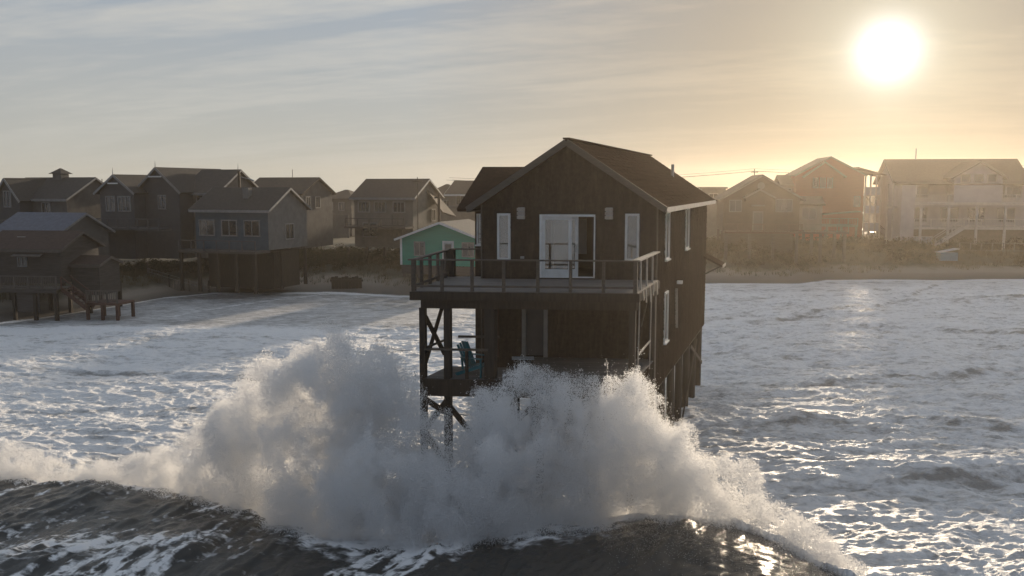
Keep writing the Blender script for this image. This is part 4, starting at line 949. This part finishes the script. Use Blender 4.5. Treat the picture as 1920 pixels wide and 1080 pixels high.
def build_clutter():
    z = gz(-17.5, 88.4)
    B = empty('timber_bulkhead', (-17.6, 87.9, z-0.2)); tag(B, 'low dark timber bulkhead at the back of the beach left of the teal cottage', 'bulkhead')
    for k in range(9): MB().box(k*0.33, k*0.33+0.31, 0, 0.12+0.02*(k % 2), 0, 1.35+0.08*math.sin(k*2.1)).build('plank', 'timber', B)
    MB().box(-0.1, 3.1, -0.1, 0.0, 0.9, 1.1).build('waler', 'timber', B)
    # white picket fence by the red house stair
    z = gz(49, 112)
    Fn = empty('picket_fence', (47.6, 112.5, z)); tag(Fn, 'pale board fence between the red house stairs and the white house', 'fence')
    for k in range(22): MB().box(k*0.21, k*0.21+0.18, 0, 0.04, 0.05, 1.25).build('picket', 'porch_blue', Fn)
    MB().box(0, 4.6, 0.045, 0.09, 0.9, 1.0).build('rail', 'porch_blue', Fn); MB().box(0, 4.6, -0.06, 0.1, 1.26, 1.31).build('cap', 'white', Fn)
    x, y = 51.2, 106.5; z = gz(x, y)  # plain blue box with a sloping lid
    L = empty('lidded_box', (x, y, z)); tag(L, 'low pale blue box with a sloping lid before the left corner of the white house', 'box')
    MB().box(-1.0, 1.0, -0.6, 0.6, 0, 0.95).build('box_body', 'box_blue', L); MB().slab([(-1.15, -0.7, 1.0), (1.15, -0.7, 1.45), (1.15, 0.7, 1.45), (-1.15, 0.7, 1.0)], 0.06).build('lid', 'white', L)
    x, y = 46.6, 118; z = gz(x, y)
    # pale car put in where only a bright glint shows
    C_ = empty('stand_in_car', (x+2.3, y+4, z), 80); tag(C_, 'added pale car standing in for a bright glint in the gap beside the red house stairs', 'car')
    prof = [(-2.1, 0.35), (-2.15, 0.8), (-1.3, 0.95), (-0.7, 1.45), (0.9, 1.48), (1.7, 0.98), (2.15, 0.9), (2.2, 0.4)]
    MB().hexa([(a, -0.85, b) for a, b in prof], [(a, 0.85, b) for a, b in prof]).build('body', 'white', C_)
    for s in (-1, 1):
        yy = sorted((s*0.853, s*0.87)); MB().hexa([(-1.1, yy[0], 1.0), (1.4, yy[0], 1.0), (0.85, yy[0], 1.4), (-0.65, yy[0], 1.4)], [(-1.1, yy[1], 1.0), (1.4, yy[1], 1.0), (0.85, yy[1], 1.4), (-0.65, yy[1], 1.4)]).build('side_window', 'dark_pane', C_)
        for a in (-1.35, 1.35):
            w = MB().cyl((a, s*0.72, 0.33), (a, s*0.9, 0.33), 0.33, None, 16).build('wheel', 'grey_roof', C_); MB().cyl((a, s*0.9, 0.33), (a, s*0.92, 0.33), 0.19, None, 12).build('rim', 'metal', w)
build_clutter()

# ------------------------------------------------------------------ dune vegetation
def build_vegetation():
    rng = np.random.RandomState(4)
    def tufts(name, n, hmin, hmax, nbl, mat, mask, spread, bw, label):
        x = rng.uniform(-60, 75, n*5); d = rng.uniform(4.5, 24, n*5); y = shore(x)+d
        keep = mask(x, y, d, rng.uniform(0, 1, n*5)); x, y = x[keep][:n], y[keep][:n]
        z = ground_z(x, y); k = len(x)
        X = np.repeat(x, nbl); Y = np.repeat(y, nbl); Z = np.repeat(z, nbl); m = len(X)
        h = rng.uniform(hmin, hmax, m)*np.repeat(0.7+0.6*rng.uniform(0, 1, k), nbl)
        ax = rng.normal(0, spread, m); ay = rng.normal(0, spread, m); th = rng.uniform(0, np.pi, m)
        lx = rng.normal(0.10, 0.22, m)*h; ly = rng.normal(0, 0.22, m)*h
        wx = np.cos(th)*bw; wy = np.sin(th)*bw
        P = np.empty((m, 3, 3), np.float32)
        b0 = rng.uniform(0, 0.65, m)*h if mat == 'bush' else -0.05
        P[:, 0] = np.stack([X+ax-wx, Y+ay-wy, Z+b0], -1); P[:, 1] = np.stack([X+ax+wx, Y+ay+wy, Z+b0], -1)
        P[:, 2] = np.stack([X+ax+lx, Y+ay+ly, Z+h], -1)
        if mat == 'bush':
            ph = rng.uniform(0, 2*np.pi, m); rr = np.sqrt(rng.uniform(0, 1, m))*spread*1.5; hh = np.repeat(rng.uniform(hmin, hmax, k), nbl)
            cen = np.stack([X+np.cos(ph)*rr, Y+np.sin(ph)*rr, Z + hh*np.sqrt(np.clip(1-(rr/(spread*1.55))**2, 0, 1))*rng.uniform(0.15, 1, m)], -1)
            P = (cen[:, None, :] + rng.normal(0, bw, (m, 3, 3))).astype(np.float32)
        me = bpy.data.meshes.new(name); me.vertices.add(m*3); me.vertices.foreach_set('co', P.ravel())
        me.loops.add(m*3); me.loops.foreach_set('vertex_index', np.arange(m*3, dtype=np.int32)); me.polygons.add(m); me.polygons.foreach_set('loop_start', np.arange(0, m*3, 3, dtype=np.int32)); me.update(calc_edges=True)
        mt = new_mat(name+'_leaf'); g = G(mt); tc = g.n('ShaderNodeTexCoord'); f = g.noise(tc.outputs['Object'], 0.7, 5)
        c = g.mix(g.ramp(f, 0.35, 0.65), (0.060, 0.058, 0.030), (0.13, 0.10, 0.055)) if mat == 'grass' else g.mix(g.ramp(f, 0.35, 0.65), (0.030, 0.034, 0.018), (0.065, 0.055, 0.030))
        df = g.n('ShaderNodeBsdfDiffuse'); g.set(df.inputs[0], c); tr = g.n('ShaderNodeBsdfTranslucent'); g.set(tr.inputs[0], c)
        mx = g.n('ShaderNodeMixShader'); mx.inputs[0].default_value = 0.35; g.t.links.new(df.outputs[0], mx.inputs[1]); g.t.links.new(tr.outputs[0], mx.inputs[2]); g.out(mx.outputs[0])
        me.materials.append(mt); o = bpy.data.objects.new(name, me); COL.objects.link(o)
        o['kind'] = 'stuff'; tag(o, label, 'grass' if mat == 'grass' else 'shrubs')
    tufts('dune_grass', 9000, 0.25, 0.55, 9, 'grass', lambda x, y, d, r: (r < 0.35 + 0.65*sstep(6, 12, d)) & (noise2(x*0.12, y*0.2) > -0.25) & ((x > -30) | (d > 8)), 0.22, 0.03, 'brown-green dune grass covering the bank above the beach')
    tufts('dune_shrubs', 2400, 0.5, 1.4, 60, 'bush', lambda x, y, d, r: (d > 7) & (noise2(x*0.16+9, y*0.22) + 0.25*sstep(8, 16, d) > 0.08) & ((x > -31) | (d > 14)), 0.55, 0.10, 'dark thicket of low shrubs below and between the shore houses')
build_vegetation()

# ------------------------------------------------------------------ the burst of spray
SP = np.array([(-17, 26.6, 2.5), (-15.4, 26.5, 2.3), (-14.6, 26.5, 2.1), (-13.8, 26.5, 1.9), (-12.2, 26.5, 2.0), (-10.6, 26.5, 2.4), (-8.8, 26.1, 3.5), (-7.4, 25.8, 4.5), (-6.4, 25.5, 5.1), (-5.4, 25.3, 5.5), (-4.5, 25.1, 5.5), (-3.6, 24.8, 5.3), (-2.9, 24.6, 4.9), (-2.35, 24.5, 3.9),
               (-1.6, 24.3, 3.35), (-0.9, 24.1, 4.2), (-0.15, 23.9, 4.9), (0.6, 23.7, 4.9), (1.3, 23.5, 4.7), (2.0, 23.3, 4.75), (2.65, 23.1, 5.05), (3.3, 22.9, 5.2), (3.95, 22.7, 4.55), (4.6, 22.5, 3.9), (5.25, 22.3, 3.0), (5.9, 22.1, 2.75), (6.5, 21.9, 2.35), (7.1, 21.7, 1.75), (7.75, 21.4, 1.35), (8.4, 21.1, 0.8), (9.5, 20.5, 0.35)], float)
def build_spray():
    rng = np.random.RandomState(21)
    cs = 0.10
    xs = np.arange(-17, 9.6, cs); ys = np.arange(19.8, 30.4, cs); zs = np.arange(-0.1, 7.0, cs)
    X, Y, Z = np.meshgrid(xs, ys, zs, indexing='ij')
    yc, zc = crest(X)
    ysp = np.interp(X, SP[:, 0], SP[:, 1]) + 0.45 + 0.9*sstep(-7, -11, X); zt = np.interp(X, SP[:, 0], SP[:, 2]) - 0.55*sstep(-7, -10.5, X)
    def f3(s, o, ox=0.0):
        r = 0; a = 1.0
        for i in range(o):
            k = s*2.05**i; r = r + a*noise3(X*k+ox+i*9.1, Y*k+i*3.3, Z*k*0.85+i*5.9); a *= 0.52
        return r
    n_big = f3(0.55, 2, 3.0); n_med = f3(1.25, 3, 31.0)
    zb = zc*0.75
    top = zt + 0.35*n_big + 0.40*n_med
    t = (Z-zb)/np.maximum(top-zb, 0.3)
    ymid = (yc+0.55)*(1-np.clip(t, 0, 1)) + ysp*np.clip(t, 0, 1)
    half = 1.8 - 0.55*np.clip(t, 0, 1)
    half = np.where(X > 5, np.maximum(half*0.6, 0.55), half); half = np.where(X < -8.5, half*0.72, half)
    a = np.abs(Y-ymid + 0.5*n_big + 0.75*n_med)/half
    side = np.exp(-a**2.4*1.3)
    vert = np.where(t < 1, 1 - 0.66*np.clip(t, 0, 1)**3, 0.20*np.exp(-(t-1)*9))
    body = side*vert*(t > -0.25)
    n_fin = f3(2.9, 2, 77.0)
    n_rag = f3(5.5, 1, 51.0)
    q = body*np.clip(0.66 + 1.45*n_med + 0.9*n_big + 0.55*n_fin + 0.45*n_rag, 0, 2.2)
    rho = sstep(0.13, 0.38, q) + 0.05*body
    # gap through which the piles under the lower deck show
    rho *= 1 - 0.75*np.exp(-(((X+1.7)/0.75)**2 + ((Z-3.3)/0.8)**2))
    # darker hollow in the middle of the curl
    rho *= 1 - 0.6*np.exp(-(((X-0.7)/0.6)**2 + ((Z-1.9-0.4*X)/0.6)**2))
    # nothing inside the house floor or under water
    rho *= (Z > 0.0) * sstep(yc-0.45, yc+0.25, Y + 0.35*n_big)
    rho[rho < 0.006] = 0
    p = rho.ravel(); p = p/p.sum()
    NP = 2600000
    cnt = rng.multinomial(NP, p)
    idx = np.repeat(np.arange(len(cnt)), cnt)
    xi, yi, zi = np.unravel_index(idx, X.shape)
    P = np.stack([xs[xi], ys[yi], zs[zi]], -1) + rng.uniform(-0.5, 0.5, (len(idx), 3))*cs
    rad = 0.0056*np.exp(rng.normal(0, 0.35, len(P)))
    # thrown droplets round the crown and down the right shoulder
    m = 30000
    j = rng.randint(0, len(P), m)
    Q = P[j] + np.stack([rng.normal(0.05, 0.2, m), rng.normal(0, 0.2, m), np.abs(rng.normal(0, 0.25, m))], -1)
    m2 = 14000
    qx = rng.uniform(2.2, 8.0, m2); cy_, cz_ = crest(qx)
    Q2 = np.stack([qx, cy_ - np.abs(rng.normal(0, 0.9, m2)), cz_*0.9 + np.abs(rng.normal(0, 0.22, m2))], -1)
    P = np.concatenate([P, Q, Q2]); rad = np.concatenate([rad, rng.uniform(0.002, 0.006, m), rng.uniform(0.0018, 0.0045, m2)])
    me = bpy.data.meshes.new('wave_spray'); me.vertices.add(len(P)); me.vertices.foreach_set('co', P.astype(np.float32).ravel())
    at = me.attributes.new('rad', 'FLOAT', 'POINT'); at.data.foreach_set('value', rad.astype(np.float32))
    mt = new_mat('water_droplets'); g = G(mt)
    df = g.n('ShaderNodeBsdfDiffuse'); g.set(df.inputs[0], (0.90, 0.91, 0.92)); tr = g.n('ShaderNodeBsdfTranslucent'); g.set(tr.inputs[0], (0.93, 0.93, 0.93))
    mx = g.n('ShaderNodeMixShader'); mx.inputs[0].default_value = 0.72; g.t.links.new(df.outputs[0], mx.inputs[1]); g.t.links.new(tr.outputs[0], mx.inputs[2]); g.out(mx.outputs[0])
    me.materials.append(mt)
    o = bpy.data.objects.new('wave_spray', me); COL.objects.link(o)
    o['kind'] = 'stuff'; tag(o, 'burst of white spray thrown up by the wave against the stilt house', 'spray')
    ng = bpy.data.node_groups.new('droplets', 'GeometryNodeTree')
    ng.interface.new_socket('Geometry', in_out='INPUT', socket_type='NodeSocketGeometry'); ng.interface.new_socket('Geometry', in_out='OUTPUT', socket_type='NodeSocketGeometry')
    gi = ng.nodes.new('NodeGroupInput'); go = ng.nodes.new('NodeGroupOutput'); mp = ng.nodes.new('GeometryNodeMeshToPoints'); na = ng.nodes.new('GeometryNodeInputNamedAttribute'); na.data_type = 'FLOAT'; na.inputs[0].default_value = 'rad'
    sm = ng.nodes.new('GeometryNodeSetMaterial'); sm.inputs['Material'].default_value = mt
    ng.links.new(gi.outputs[0], mp.inputs['Mesh']); ng.links.new(na.outputs[0], mp.inputs['Radius']); ng.links.new(mp.outputs[0], sm.inputs[0]); ng.links.new(sm.outputs[0], go.inputs[0])
    md = o.modifiers.new('droplets', 'NODES'); md.node_group = ng
build_spray()

# ------------------------------------------------------------------ sea air
def build_haze():
    o = MB().box(-310, 310, -310, 310, -3.0, 16.0).build('haze', 'white')
    m = new_mat('sea_haze'); g = G(m)
    v = g.n('ShaderNodeVolumePrincipled'); v.inputs['Color'].default_value = (0.98, 0.87, 0.72, 1); v.inputs['Density'].default_value = 0.00045; v.inputs['Anisotropy'].default_value = 0.73
    oo = g.n('ShaderNodeOutputMaterial'); g.t.links.new(v.outputs[0], oo.inputs['Volume'])
    o.data.materials.clear(); o.data.materials.append(m); o['kind'] = 'stuff'; tag(o, 'pale warm sea haze hanging over the whole shore', 'haze')
build_haze()
